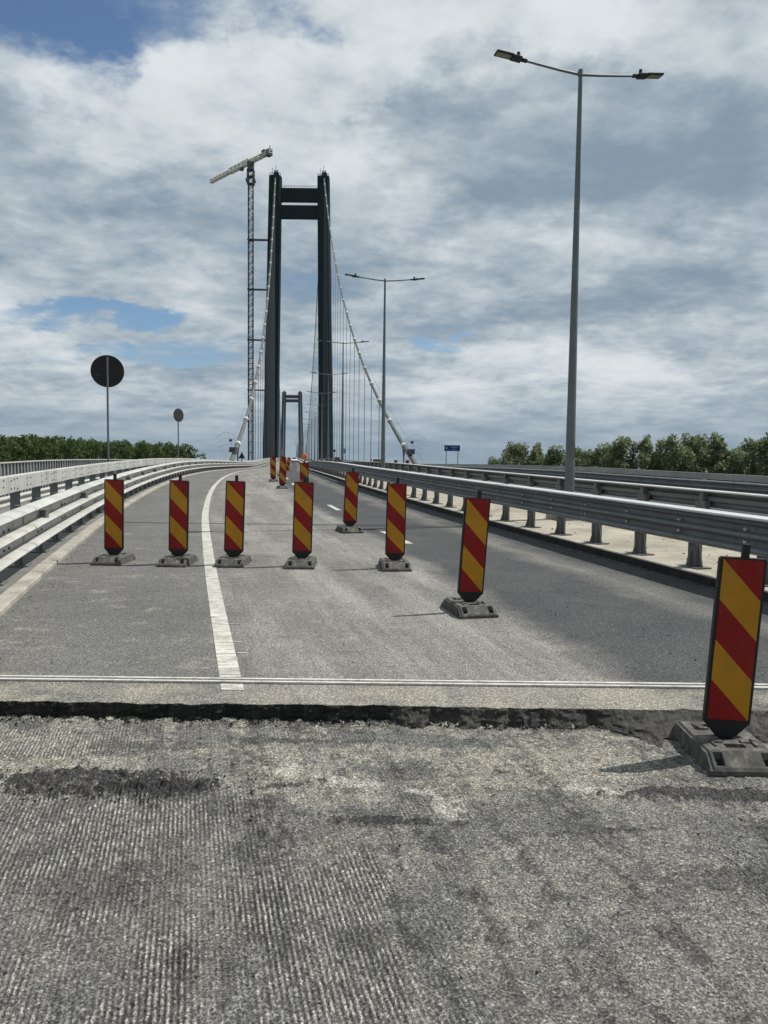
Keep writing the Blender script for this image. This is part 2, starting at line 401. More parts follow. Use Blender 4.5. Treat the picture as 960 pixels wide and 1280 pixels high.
def milled():
    xs = np.concatenate([np.arange(-5, -3.0, .03), np.arange(-3.0, 3.2, .0047), np.arange(3.2, 7, .03)])
    ys = np.concatenate([np.arange(-6, 1.4, .06), np.arange(1.4, STEP_Y+.05, .0085)])
    x, y = np.meshgrid(xs, ys)
    k = -.255
    u = (x - k*y) / math.sqrt(1 + k*k)            # across the milling direction
    v = (y + k*x) / math.sqrt(1 + k*k)
    u = u + .007*(fbm(v*.9, u*.8, 3, 3)-.5) + .005*(fbm(v*16, u*40, 3, 4, .6)-.5)
    pitch = .0205
    ph = u/pitch
    row = np.floor(ph)
    chop = vnoise(row*7.7 + 3, v*15 + row*13.1, 41)*.45 + .55*vnoise(row*3.1, v*48 + row*5.7, 43)    # lumps along each ridge
    ridge = .5 + .5*np.cos(2*math.pi*(ph - .5))
    rowb = vnoise(row*1.37+.5, row*0+.5, 47)
    lump = (.22 + .78*sst(.34, .62, chop))*(.78+.4*rowb)
    # where the grooves are crisp: lower left strongly, patches elsewhere
    m = .24 + .78*sst(.75, -.15, u-.32)*sst(4.02, 3.72, y+.22*(fbm(x*2, y*2, 3, 5)-.5))
    m = m*(.35 + 1.3*sst(.3, .7, fbm(u*2.6, v*1.1, 4, 8)))
    m = m + .75*sst(.50, .64, fbm(u*1.8+9, v*.8, 4, 15))*sst(4.3, 3.6, y)
    m = np.maximum(m, .85*sst(1.2, .7, blob(x, y, -2.2, 4.52, .85, .24)))
    bald = sst(.50, .60, fbm(u*1.5+4, v*.55+2, 4, 77))*sst(-.25, .35, u-.1)
    m = np.clip(m*(1-.9*bald), 0, 1.15)
    agg = fbm(x*55, y*55, 3, 21, .65)
    med = fbm(x*9, y*9, 4, 31)
    crag = fbm(x*24, y*30, 4, 33, .62)
    z = CUT + SLOPE*y + .012*(fbm(x*.9, y*.9, 3, 61)-.5) + .010*(med-.5) + .012*(crag-.5)*(.5+.8*sst(.4, .6, fbm(x*1.7, y*1.7, 3, 35)))
    z = z + m*(.0065*ridge*(.12+1.2*lump)) + (.011*(agg-.5))*(.6+.6*m)
    dk = np.zeros_like(x)
    def patch(cx, cy, rx, ry, h, rot=0, seed=1, amp=1.0):
        nonlocal dk, z
        b = blob(x, y, cx, cy, rx, ry, rot)
        val = 1.15 - b + 3.2*(fbm(x*5, y*10, 4, seed, .62)-.5) + 3.6*(fbm(x*26, y*40, 4, seed+5, .65)-.5)
        mk = sst(-.1, .75, val)*amp*sst(5, 2, b)
        dk = np.maximum(dk, mk); z = z + h*mk*(.15+1.2*fbm(x*30, y*30, 3, seed+3, .7))
    patch(-1.56, 3.96, .50, .15, .034, .02, 101, .9)
    patch(-1.10, 3.90, .18, .13, .034, .2, 107, .9)
    patch(-1.5, 3.90, .40, .07, .012, .0, 109, .8)
    patch(-1.52, 4.50, .17, .12, .004, 0, 111, .55)
    patch(.08, 3.62, .34, .035, .020, -.05, 121, .8)
    patch(-.45, 4.02, .22, .03, .016, .3, 127, .7)
    patch(1.75, 3.93, .5, .07, .020, -.02, 131, .85)
    patch(.95, 3.52, .3, .035, .012, .1, 137, .6)
    patch(-.6, 4.62, .8, .03, .010, 0, 139, .6)
    patch(2.6, 3.5, .6, .2, .01, 0, 141, .8)
    patch(1.9, 3.2, .7, .12, .008, .1, 143, .45)
    # crumbs at the foot of the cut
    foot = sst(STEP_Y-.10, STEP_Y-.0, y)*sst(.42, .66, fbm(x*13, y*16, 4, 151, .65))
    z = z + .024*foot; dk = np.maximum(dk, .8*foot*sst(.42, .58, fbm(x*7, y*9, 3, 155)))
    # dust
    dz = sst(3.5, 4.2, y)*.95*sst(.44, .58, fbm(x*1.6, y*3.6, 5, 171, .62))
    dz = np.maximum(dz, .95*(sst(1.3, .7, blob(x, y, -2.3, 4.52, .9, .2)+.9*(fbm(x*6, y*8, 4, 175)-.5))))
    for cx, cy, rx, ry, sd in ((-.56, 4.18, .22, .10, 181), (.30, 3.86, .14, .2, 183), (-1.05, 3.72, .16, .08, 185), (1.1, 4.35, .9, .12, 187),
                               (.55, 2.95, .22, .6, 189), (-.05, 3.3, .4, .3, 191), (-.40, 4.0, .5, .25, 193), (.95, 3.2, .3, .3, 195)):
        dz = np.maximum(dz, sst(1.4, .2, blob(x, y, cx, cy, rx, ry, -.2)+2.6*(fbm(x*9, y*12, 4, sd, .65)-.5)))
    dz = np.maximum(dz, .55*sst(.50, .66, fbm(u*1.5, v*.5, 5, 201)))
    dz = dz*(1-dk)*sst(.38, .56, fbm(x*30, y*30, 3, 207, .65)+.14)
    tops = sst(.50, .88, ridge)*lump*m
    tops = np.clip(tops*sst(.36, .58, fbm(x*3.3, y*3.3, 3, 211)+.06) + .35*sst(.56, .74, agg)*sst(.42, .6, crag), 0, 1)*(1-dk)
    for cx, cy, rx, ry, sd in ((-.52, 4.22, .15, .10, 261), (.34, 3.76, .10, .16, 263), (.22, 3.95, .10, .05, 265), (-.2, 4.05, .25, .06, 267), (-2.2, 4.05, .2, .06, 269), (1.15, 3.98, .2, .06, 271)):
        tops = np.maximum(tops, .85*sst(.1, .8, 1.0 - blob(x, y, cx, cy, rx, ry, -.2) + 3.4*(fbm(x*20, y*22, 4, sd, .66)-.5))*sst(4, 2, blob(x, y, cx, cy, rx, ry, -.2)))
    low = np.clip(m*1.1, 0, 1)*(1 - sst(.35, .8, ridge)*(.25+.75*lump))*.66*(.45+.9*fbm(x*5, y*5, 3, 221))     # tar left in the grooves
    seam = np.zeros_like(x)
    for us, wd in ((-.72, .03), (.02, .025), (.36, .05), (1.28, .03), (1.75, .05), (-1.9, .03)):
        seam = np.maximum(seam, sst(wd, wd*.2, np.abs(u-us-.05*(fbm(v*1.3, v*0+us, 3, 225)-.5)))*sst(.42, .56, fbm(v*4+us, u*14, 3, 227)))
    streak = sst(.52, .66, fbm(u*7.5, v*.55, 4, 241, .6))*sst(.38, .58, fbm(x*14, y*14, 3, 243, .6))
    lstreak = sst(.53, .68, fbm(u*6.1+3, v*.5, 4, 251, .6))*sst(.40, .60, fbm(x*17, y*17, 3, 253, .6))
    pits = sst(.44, .30, crag)*sst(.38, .56, fbm(x*2.4, y*2.4, 3, 229))
    dkk = np.clip(np.maximum.reduce([dk*.95, low, .32*seam, .38*pits, .60*streak]) + .28*sst(.54, .70, fbm(u*3.1, v*.9, 5, 231))*sst(.40, .56, fbm(x*20, y*20, 3, 233)), 0, 1)
    C = np.stack([np.clip(np.maximum(dz, .95*lstreak*(1-dk))*(.42+.4*sst(3.5, 4.1, y)), 0, 1), dkk, tops*.55], -1)
    o = grid_mesh('milled_road', xs, ys, z, M_mill, C)
    tag(o, kind='structure')
milled()

# upper road layer: fine rows near the cut, plain sweep beyond
def near_road():
    xs = np.concatenate([np.arange(-3.6, 5.2, .012), [5.4, 5.8]])
    edge = lambda xx: STEP_Y + .05*(fbm(xx*5, xx*0+2, 4, 301, .6)-.5) + .012*(vnoise(xx*30, xx*0, 305)-.5) - .012*sst(.05, .2, xx)
    ys_rel = [0, .006, .02, .05]
    mb = MB(); n = len(xs)
    e = edge(xs)
    rows = []
    # face from the foot up to the lip, rough
    for t in (-.02, .0, .12, .25, .37, .5, .62, .75, .87, .95):
        zz = CUT - .01 + (0 - CUT + .01)*max(t, 0) if t >= 0 else CUT - .05
        d = .045*(fbm(xs*9, xs*0 + t*5, 4, 311, .65)-.5) - .008*(1-t) + .012*(fbm(xs*38, xs*0+t*14, 3, 317, .6)-.5)
        d = d + RNG.uniform(-.004, .004, n)
        right = sst(.0, .12, xs)
        toe = .004 + .075*sst(.40, .66, fbm(xs*5, xs*0+3, 4, 319)) + .24*sst(1.42, 1.72, xs)
        d = d - right*(1-t)**1.3*toe*(.75+.5*fbm(xs*26, xs*0+t*9, 3, 323)) 
        rows.append((e + d, np.full(n, zz) + RISE(e)))
    F_face = len(rows)
    rows.append((e, RISE(e) - .004)); rows.append((e + .012, RISE(e)))
    for yy in (5.1, 5.24, 5.36): rows.append((np.full(n, yy), RISE(np.full(n, yy))))
    v = []
    for yy, zz in rows: v += [(float(a), float(b), float(c)) for a, b, c in zip(xs, yy, zz)]
    f = []; mi = []
    for i in range(len(rows)-1):
        for j in range(n-1):
            f.append((i*n+j, i*n+j+1, (i+1)*n+j+1, (i+1)*n+j)); mi.append((2 if xs[j] > .06 + .05*math.sin(i*2.1) else 1) if i < F_face else 0)
    mb.v = v; mb.f = f; mb.mi = mi
    o = mb.build('road', [M_road, M_cut, M_rubble], fix=False)
    me = o.data; uv = me.uv_layers.new(name='UVMap')
    for lp in me.loops:
        p = me.vertices[lp.vertex_index].co
        uv.data[lp.index].uv = ((p.x - float(LINE(p.y)))/1.031, p.y)
    me.polygons.foreach_set('use_smooth', [m_ == 0 for m_ in mi])
    tag(o, kind='structure')
near_road()
ROAD_O = [(-2.1, 0), (-1, 0), (0, 0), (1.5, 0), (3, 0), (4.5, 0), (6.05, 0)]
sheet('road', ROAD_O, [5.36] + stations(5.5, 2300), M_road)
sheet('opposite_road', [(9.65, 0), (12, -.06), (18.0, -.26)], stations(-6, 2300), M_road)
sheet('ramp_road', [(-9.1, -.62), (-5.2, -.60)], stations(-6, 110), M_walk)
def solid(name, prof, a, b, mat, kind='structure', ys=None, bevel=0):
    mb = MB(); mb.sweep(prof, ys or stations(a, b)); o = mb.build(name, mat, bevel=bevel); tag(o, kind=kind); return o
solid('kerb', [(-2.06, -.2), (-2.06, .045), (-2.07, .056), (-2.24, .056), (-2.24, -.2)], -6, 2300, M_kerb)
solid('kerb', [(6.02, -.2), (6.02, .108), (6.03, .12), (6.18, .12), (6.18, -.2)], -6, 2300, M_kerb)
solid('kerb', [(5.99, -.2), (5.99, .102), (6.017, .102), (6.017, -.2)], -6, 2300, M_cut)  # near-black strip: the kerb face's shade and shadow band painted as colour
sheet('walkway', [(-4.45, .05), (-2.24, .052)], stations(-6, 110), M_walk)
sheet('walkway', [(-3.0, .05), (-2.24, .052)], stations(110, 2300), M_walk)
sheet('median_strip', [(6.18, .114), (8, .13), (9.5, .114)], stations(-6, 2300), M_conc)
solid('kerb', [(9.5, -.2), (9.5, .12), (9.66, .12), (9.66, -.2)], -6, 2300, M_kerb)
solid('kerb', [(17.95, -.5), (17.95, -.14), (18.15, -.14), (18.15, -.5)], -6, 2300, M_kerb)
sheet('walkway', [(18.15, -.15), (20.2, -.15)], stations(-6, 2300), M_conc)
sheet('embankment', [(-46, -11.0), (-30, -7.5), (-10.2, -.9), (-9.15, -.64), (-9.1, -.64)], stations(-40, 330), M_soil)
sheet('embankment', [(-5.2, -.61), (-4.45, .045)], stations(-6, 110), M_conc)
sheet('embankment', [(20.2, -.16), (22, -.6), (40, -7.5), (56, -11.0)], stations(-40, 330), M_soil)
solid('bridge_deck', [(-3.0, .04), (-3.0, -.5), (-1, -3.2), (17, -3.2), (20.2, -.6), (20.2, -.2), (9, -.3), (7, -.05), (-2.2, -.05)], 112, 2300, M_girder)
# old asphalt either side of the frame before the cut
def flat(name, x0, x1, y0, y1, z, mat):
    mb = MB(); mb.add([(x0, y0, z), (x1, y0, z), (x1, y1, z), (x0, y1, z)], [(0, 1, 2, 3)])
    o = mb.build(name, mat, fix=False); tag(o, kind='structure'); return o
flat('ground', -9000, 9000, -3000, 12000, -11.1, M_soil)
flat('river', -9000, 9000, 455, 1730, -10.95, M_water)
# markings
def strip(name, o0, o1, a, b, mat=None, z=.004, ys=None):
    s = sheet(name, [(o0, z), (o1, z)], ys or stations(a, b), mat or M_paint); return s
strip('edge_line', -.077, .077, 5.505, 2000)
strip('edge_line', -.077, .077, 5.22, 5.352)
v0 = 13.3
k = 0
while v0 < 420:
    strip('lane_line', 3.36, 3.49, v0, v0+1.9, ys=[v0, v0+.95, v0+1.9]); v0 += 6.9
strip('edge_line', 5.66, 5.78, 38, 1500)
strip('edge_line', 10.1, 10.25, 14, 1500, z=-.008)
# paint drips from the line machine
mbd = MB()
for yy, ln in ((6.15, .09), (6.5, .06), (7.15, .10), (8.0, .08), (9.4, .07), (10.9, .07)):
    p = P(yy, .09, .0045); mbd.add([p, p+Vector((ln, -.004, 0)), p+Vector((ln*.9, .018, 0)), p+Vector((0, .022, 0))], [(0, 1, 2, 3)])
tag(mbd.build('edge_line_drips', M_paint, fix=False), kind='structure')
# thin dark transverse seam in the asphalt
strip('road_seam', -2.0, 5.95, 16.35, 16.42, M_cut, ys=[16.35, 16.42])

# expansion joint
ej = empty('expansion_joint', P(5.44, 2, 0), 'bright twin steel expansion joint strip running straight across the worn road', 'expansion joint')
for y0, y1, zt in ((5.387, 5.415, .008), (5.457, 5.485, .008)):
    mb = MB(); xa, xb = float(X(5.44, -2.06))-.0, float(X(5.44, 6.0))
    c = Vector(((xa+xb)/2, (y0+y1)/2, float(RISE(5.44)) + zt/2 - .03)) - ej.location
    mb.box(c, (xb-xa, y1-y0, .07)); mb.build('rail', M_steelbright, ej, bevel=.003)
mb = MB(); c = Vector(((xa+xb)/2, 5.437, float(RISE(5.44))-.045)) - ej.location
mb.box(c, (xb-xa, .036, .05)); mb.build('gap_seal', M_dark, ej)
mb = MB()
mb.box(Vector(((xa+xb)/2, 5.371, float(RISE(5.44))-.03)) - ej.location, (xb-xa, .02, .058))
mb.box(Vector(((xa+xb)/2, 5.501, float(RISE(5.44))-.03)) - ej.location, (xb-xa, .02, .058)); mb.build('mortar_edge', M_cut, ej)

# loose crumbs
def crumbs():
    mb = MB()
    t = [(0,0,1),(.9,0,.1),(-.3,.85,.1),(-.5,-.7,.05),(.3,.3,-.6)]
    fs = [(0,1,2),(0,2,3),(0,3,1),(1,4,2),(2,4,3),(3,4,1)]
    def put(x, y, z, s):
        a = random.random()*6.28; c, sn = math.cos(a), math.sin(a)
        sc = [s*random.uniform(.6, 1.3) for _ in range(3)]
        mb.add([(x+(p[0]*c-p[1]*sn)*sc[0], y+(p[0]*sn+p[1]*c)*sc[1], z+p[2]*sc[2]*.7) for p in t], fs, 0 if random.random() < .7 else 1)
    for _ in range(900):
        x = random.uniform(-3.2, 3); y = STEP_Y - .02 - abs(random.gauss(0, .05)); put(x, y, CUT+SLOPE*y+.012, random.choice((.004, .006, .008, .012)))
    for _ in range(500):
        x = random.gauss(-1.55, .45); y = random.gauss(3.97, .12); put(x, y, CUT+SLOPE*y+.012, random.choice((.005, .008, .012)))
    for _ in range(420):
        x = random.uniform(-2.8, 2.8); y = random.uniform(2.3, 5); put(x, y, CUT+SLOPE*y+.004, random.choice((.003, .004, .006, .008)))
    for _ in range(240):
        y = random.uniform(5.1, 11)
        o = random.uniform(-2, 4.5); p = P(y, o); put(p.x, p.y, p.z+.002, random.choice((.004, .005, .007, .012)))
    for _ in range(260):
        y = random.uniform(5.4, 20); p = P(y, -2.0+abs(random.gauss(0, .08))); put(p.x, p.y, p.z+.002, random.choice((.005, .008, .012)))
    for _ in range(300):
        y = random.uniform(6, 22); p = P(y, 5.95-abs(random.gauss(0, .06))); put(p.x, p.y, p.z+.002, random.choice((.006, .01, .016)))
    for _ in range(400):
        y = random.uniform(6, 26); p = P(y, random.uniform(6.3, 9.3), .12); put(p.x, p.y, p.z, random.choice((.008, .012, .02, .03)))
    for _ in range(260):                                  # bigger broken lumps along the foot, thicker to the right
        x = random.uniform(-3, 3) if random.random() < .45 else random.uniform(.2, 2.6)
        y = STEP_Y - .01 - abs(random.gauss(0, .035)); put(x, y, CUT+SLOPE*y+.010, random.choice((.012, .016, .02, .028)))
    tag(mb.build('rubble_crumbs', [M_cut, M_kerb], fix=False), 'dark crumbs of broken asphalt scattered along the cut edge', 'rubble', kind='stuff')
crumbs()

# ------------------------------------------------------------------ striped barrier boards
def foot_plate_mesh():
    def h(x, y):
        ay, ax = abs(y), abs(x)
        z = .108 if ay <= .29 else .108 + (.040-.108)*min(1, (ay-.29)/.105)
        if ax > .185: z -= .014
        if ay > .395: z -= .010
        if .113 < ax < .165 and .300 < ay < .38: z -= .040          # grip slots on the sloped ends
        if .055 < ax < .125 and .11 < ay < .15: z += .010             # stacking ribs
        if .115 < ax < .125 and .11 < ay < .22: z += .010
        if ax < .045 and ay < .075: z -= .05                         # post socket
        if ax < .06 and .16 < ay < .23: z -= .03
        return z
    bx = sorted({s*v for v in (0, .044, .046, .054, .056, .0595, .0605, .112, .1145, .1155, .1245, .1255, .164, .166, .18, .19, .2) for s in (1, -1)})
    by = sorted({s*v for v in (0, .074, .076, .109, .111, .149, .151, .159, .161, .219, .221, .229, .231, .26, .289, .291, .299, .301, .32, .36, .34, .379, .381, .39, .4) for s in (1, -1)})
    mb = MB(); nx, ny = len(bx), len(by)
    v = [(x, y, h(x, y)) for y in by for x in bx]
    f = [(j*nx+i, j*nx+i+1, (j+1)*nx+i+1, (j+1)*nx+i) for j in range(ny-1) for i in range(nx-1)]
    mi = []
    for (a, b, c, d) in f:
        x = (v[a][0]+v[b][0])/2; y = (v[a][1]+v[d][1])/2
        slot = (.114 < abs(x) < .165 and .300 < abs(y) < .38) or (abs(x) < .044 and abs(y) < .074)
        mi.append(1 if slot else 0)
    mb.v = v; mb.f = f; mb.mi = mi
    ring = [i for i in range(nx)] + [j*nx+nx-1 for j in range(1, ny)] + [(ny-1)*nx+i for i in range(nx-2, -1, -1)] + [j*nx for j in range(ny-2, 0, -1)]
    b0 = len(mb.v)
    mb.v += [(v[i][0], v[i][1], .028) for i in ring]
    n = len(ring)
    mb.f += [(ring[i], b0+i, b0+(i+1) % n, ring[(i+1) % n]) for i in range(n)]; mb.mi += [0]*n
    mb.box((0, 0, .014), (.415, .815, .028))
    mb.v = [(x*.97, y*.80, z) for x, y, z in mb.v]
    return mb
def make_board():
    root = empty('barrier_board', (0, 0, 0), 'x', 'barrier board', 'striped barrier boards on the road')
    fp = foot_plate_mesh().build('foot_plate', [M_rubber, M_pit], root)
    mb = MB()
    w, z0, z1, t = .137, .195, 1.18, .034
    out = [(-w, z0), (-w, z1-.012), (-w+.012, z1), (w-.012, z1), (w, z1-.012), (w, z0), (.040, .09), (-.040, .09)]
    mb.prism([(x, -t/2, z) for x, z in out], (0, 0, 0), (0, t, 0)); mb.build('frame', M_dark, root, bevel=.004)
    mb = MB(); mb.box((.012, .0, .655), (.042, .028, 1.21)); mb.build('post', M_dark, root, bevel=.004)
    for sgn, nm in ((-1, 'reflective_panel'), (1, 'reflective_panel')):
        pb = MB(); a, b, c, d = -.119, .119, .212, 1.168
        H = d - c; yy = sgn*(t/2 + .0025)
        def add_band(k):
            # band k lies between lines v = u*.25 + k*.25 ; clip to the panel (v runs down from the top)
            poly = [(0, k*.25), (1, k*.25+.25), (1, k*.25+.5), (0, k*.25+.25)]
            out = []
            def clip(poly, lim, keep_less):
                r = []
                for i in range(len(poly)):
                    p, q = poly[i], poly[(i+1) % len(poly)]
                    ip = p[1] <= lim if keep_less else p[1] >= lim; iq = q[1] <= lim if keep_less else q[1] >= lim
                    if ip: r.append(p)
                    if ip != iq:
                        s = (lim-p[1])/(q[1]-p[1]); r.append((p[0]+(q[0]-p[0])*s, lim))
                return r
            poly = clip(poly, 0, False); poly = clip(poly, 1, True) if poly else poly
            if len(poly) >= 3:
                pb.add([(a+u*(b-a), yy, d - v*H) for u, v in poly], [tuple(range(len(poly)))], 0 if k % 2 == 0 else 1)
        for k in range(-1, 4): add_band(k)
        pb.build(nm, [M_yel, M_red], root, fix=False)
    return root
def place_board(o, x, y, rz, lean, label, mill=False):
    o.location = (x, y, (CUT + SLOPE*y + .008 if mill else float(RISE(y))))
    o.rotation_euler = (math.atan(.0216), 0, rz)
    for c in o.children:
        if not c.name.startswith('foot_plate'): c.rotation_euler = (0, lean, 0)
    o['label'] = label
boards = [
    (2.035, 4.48, -.02, 3.0, 'largest striped board at right, its rubber foot on the milled asphalt', True),
    (.885, 7.84, .22, 3.2, 'leaning striped board alone between the joint strip and the row, on the paler worn asphalt', False),
    (-3.83, 10.85, -.04, 1.2, 'striped board at the left end of the row, closest to the cream guard rail', False),
    (-2.90, 10.78, -.03, 1.6, 'striped board on the shoulder, just left of the white edge line', False),
    (-2.12, 10.78, -.02, 2.0, 'striped board standing directly beside the white edge line, on its right', False),
    (-1.15, 10.72, .02, 1.6, 'striped board in the middle of the road with the orange warning lamp board behind it', False),
    (.155, 10.62, .10, .8, 'striped board at the right end of the row, beside the first white lane dash', False),
    (-.68, 15.1, .30, 2.2, 'narrow turned striped board behind the row, standing beside the lane dashes', False),
    (-4.12, 31.0, .25, 1.5, 'small far striped board standing in front of the distant cluster', False),
    (-5.42, 37.5, .25, -1, 'small far striped board at the left end of the distant cluster', False),
    (-6.3, 47, .25, 2, 'tiny striped board in the middle of the distant cluster', False),
    (-7.2, 55, .25, 1, 'tiny striped board toward the back of the distant cluster', False),
    (-8.2, 65, .3, 6, 'tiny leaning striped board farthest back in the distant cluster', False),
    (-2.46, 23.6, .15, 0, 'striped board with a round orange warning lamp on top, behind the row', False),
]
proto = make_board(); first = True
all_boards = []
clones = [proto] + [copy_tree(proto) for _ in boards[1:]]
for b, (x, y, rz, lean, lab, mill) in zip(clones, boards):
    place_board(b, x, y, rz, R(lean), lab, mill); all_boards.append(b)
wb = all_boards[-1]
mb = MB(); mb.tube([(0, -.05, 1.36), (0, .05, 1.36)], .085, 20); mb.tube([(0, -.06, 1.36), (0, -.05, 1.36)], [.07, .08], 20)
mb.build('warning_lamp', M_orange, wb, smooth=True)
mb = MB(); mb.box((.06, -.06, .62), (.11, .09, .2)); mb.build('battery_box', M_dark, wb, bevel=.006)

# ------------------------------------------------------------------ guard rails
def offset_profile(front, t, sgn):
    back = [(o - sgn*t, z) for o, z in front][::-1]
    return front + back
def wave(face, z_top, z_bot, depth, sgn, ridges, gapk=.62):
    """corrugated rail section from top to bottom; sgn=+1 bulges to +o"""
    pts = []
    H = (z_top - z_bot); n = ridges
    rh = H / (n + (n-1)*gapk)
    z = z_top
    for k in range(n):
        for a in np.linspace(0, 1, 7):
            b = math.sin(math.pi*a)**.45
            pts.append((face + sgn*depth*(b - 1), z - rh*a))
        z -= rh
        if k < n-1:
            z -= rh*gapk
    return pts
def rail_sleeves(mb, prof, ys, t, sgn):
    grow = [(o + (sgn*t if i < len(prof)//2 else -sgn*t), z) for i, (o, z) in enumerate(prof)]
    for y in ys: mb.sweep(grow, [y-.05, y+.05])
def gusset_post(mb, h, w=.13, sgn=1):
    mb.box((0, .0, h/2), (.10, w, h))
    # flared gussets along the barrier and toward the road
    for s in (-1, 1):
        mb.prism([(-.008, s*w/2, .012), (-.008, s*(w/2+.095), .012), (-.008, s*w/2, .34)], (0, 0, 0), (.016, 0, 0))
    mb.prism([(sgn*.05, -.006, .012), (sgn*.13, -.006, .012), (sgn*.05, -.006, .25)], (0, 0, 0), (0, .012, 0))
    mb.box((0, 0, .007), (.26, .38, .014))
def post_copies(mesh_obj, root, ys, o, z, lim=100):
    k = 0
    for i, y in enumerate(ys):
        q = mesh_obj if i == 0 else mesh_obj.copy()
        if i: COL.objects.link(q)
        q.parent = root; q.location = P(y, o, z); q.rotation_euler = (0, 0, heading(y)*-1 if False else -math.atan(-float(slope(y)))*-1)
def rz_road(y): return math.atan(-float(slope(y)))

# left road-side rail (three bulging rails)
root = empty('guard_rail', (0, 0, 0), 'pale cream guard rail of three bulging rails along the left kerb', 'guard rail')
pf = offset_profile(wave(-2.20, .86, .29, .17, 1, 3, 1.42), .012, 1)
mb = MB(); mb.sweep(pf, stations(-5, 420))
rail_sleeves(mb, pf, [y for y in np.arange(6.0, 90, 4.0)], .011, 1)
for y in np.arange(5.0, 50, 2.0):     # bolts in the valleys
    for zz in (.645, .425):
        for dy in (-.12, .12):
            mb.box(P(y+dy, -2.362, zz), (.02, .03, .03), 0, 1)
mb.build('rail', [M_rail_l, M_post_grey], root, smooth=True)
ys = list(np.arange(-4.53, 120, 1.333))[:94]
pm = MB(); pm.box((0, .0, .40), (.10, .12, .80))
for s in (-1, 1): pm.prism([(-.008, s*.06, .012), (-.008, s*.13, .012), (-.008, s*.06, .24)], (0, 0, 0), (.016, 0, 0))
pm.box((0, 0, .007), (.24, .30, .014)); pm.box((.06, 0, .55), (.06, .10, .2))
post_copies(pm.build('post', M_post_grey, root), root, ys, -2.46, .055)
bm_ = MB()
for y in np.arange(7.0, 80, 4.0):
    bm_.box(P(y, -2.30, .655), (.09, .10, .12))
bm_.build('spacer', M_post_grey, root)

# left outer box-beam parapet
root = empty('box_beam_barrier', (0, 0, 0), 'cream box beam barrier with bolted sections on dark posts beyond the left walkway', 'guard rail')
mb = MB()
y = -4.0
while y < 300:
    L_ = 4.0 if y < 110 else 16
    off = .0 if y < 110 else 0
    mb.sweep([(-3.84, .66), (-3.84, .985), (-3.86, 1.0), (-3.97, 1.0), (-3.99, .985), (-3.99, .66)], [y+.008, y+L_/2, y+L_-.008])
    if y < 70:
        for dy, zz in ((.12, .93), (.12, .72), (1.0, .90), (1.35, .90), (1.0, .75), (1.35, .75), (2.5, .90), (2.5, .75), (3.0, .93), (3.0, .80), (3.6, .90), (3.85, .92), (3.6, .74), (3.85, .74)):
            mb.box(P(y+dy, -3.838, zz), (.012, .045, .032), 0, 1)
    y += L_
mb.build('beam', [M_rail_l, M_dark], root, bevel=0)
ys = list(np.arange(-3.7, 110, 2.0))
pm = MB(); h = .66
pm.box((0, -.065, h/2), (.17, .012, h)); pm.box((0, .065, h/2), (.17, .012, h)); pm.box((0, 0, h/2), (.012, .12, h)); pm.box((0, 0, .007), (.26, .26, .014))
post_copies(pm.build('post', M_post_dark, root), root, ys, -3.93, .05)

# ramp rail and ribbed fence farther left
root = empty('guard_rail', (0, 0, 0), 'low pale guard rail glimpsed between the box beam posts at far left', 'guard rail')
pf = offset_profile(wave(-5.5, .16, -.15, .08, 1, 2), .01, 1)
mb = MB(); mb.sweep(pf, stations(-5, 105)); mb.build('rail', M_rail_l, root, smooth=True)
pm = MB(); pm.box((0, 0, .35), (.1, .08, .7)); post_copies(pm.build('post', M_post_grey, root), root, list(np.arange(-3, 104, 4.0)), -5.64, -.6)
root = empty('ribbed_fence', (0, 0, 0), 'long grey ribbed fence in front of the dark woodland at left', 'fence')
mb = MB()
for y in np.arange(-5, 105, .25):
    mb.sweep([(-9.16, -.62), (-9.08, -.62), (-9.08, .82), (-9.16, .82)], [y+.02, y+.13]) if int(round(y*4)) % 2 == 0 else None
mb.sweep([(-9.20, -.62), (-9.165, -.62), (-9.165, .82), (-9.20, .82)], stations(-5, 105))
mb.build('panel', M_fence, root)
mb = MB(); mb.sweep([(-9.22, .824), (-9.06, .824), (-9.06, .875), (-9.22, .875)], stations(-5, 105)); mb.build('top_rail', M_rail_l, root)

# median rails
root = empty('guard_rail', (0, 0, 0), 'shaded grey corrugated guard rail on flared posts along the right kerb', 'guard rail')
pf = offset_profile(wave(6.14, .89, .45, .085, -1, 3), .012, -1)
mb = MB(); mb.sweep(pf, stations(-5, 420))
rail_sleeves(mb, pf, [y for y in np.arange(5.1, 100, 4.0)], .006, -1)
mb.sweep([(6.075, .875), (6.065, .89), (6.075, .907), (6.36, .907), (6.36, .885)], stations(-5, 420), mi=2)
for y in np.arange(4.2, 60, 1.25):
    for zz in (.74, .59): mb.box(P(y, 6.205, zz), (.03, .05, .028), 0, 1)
mb.build('rail', [M_rail_r, M_steelbright, M_cap_lit], root, smooth=True)
ys = list(np.arange(-4.75, 120, 1.25))[:98]
pm = MB(); gusset_post(pm, .72, .16, -1)
post_copies(pm.build('post', M_post_grey, root), root, ys, 6.30, .118)

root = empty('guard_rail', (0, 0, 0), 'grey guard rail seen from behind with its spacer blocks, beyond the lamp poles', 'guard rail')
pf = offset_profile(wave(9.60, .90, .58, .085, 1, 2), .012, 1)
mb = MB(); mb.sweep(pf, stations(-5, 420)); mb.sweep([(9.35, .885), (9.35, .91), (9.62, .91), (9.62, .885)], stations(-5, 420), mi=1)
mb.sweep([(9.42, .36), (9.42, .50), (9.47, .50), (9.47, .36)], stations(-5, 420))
mb.build('rail', [M_rail_r, M_cap_lit], root, smooth=True)
pm = MB(); gusset_post(pm, .74, .13, -1); pm.box((.0, 0, .45), (.12, .30, .26))
post_copies(pm.build('post', M_post_grey, root), root, list(np.arange(-5, 130, 2.0))[:68], 9.45, .116)

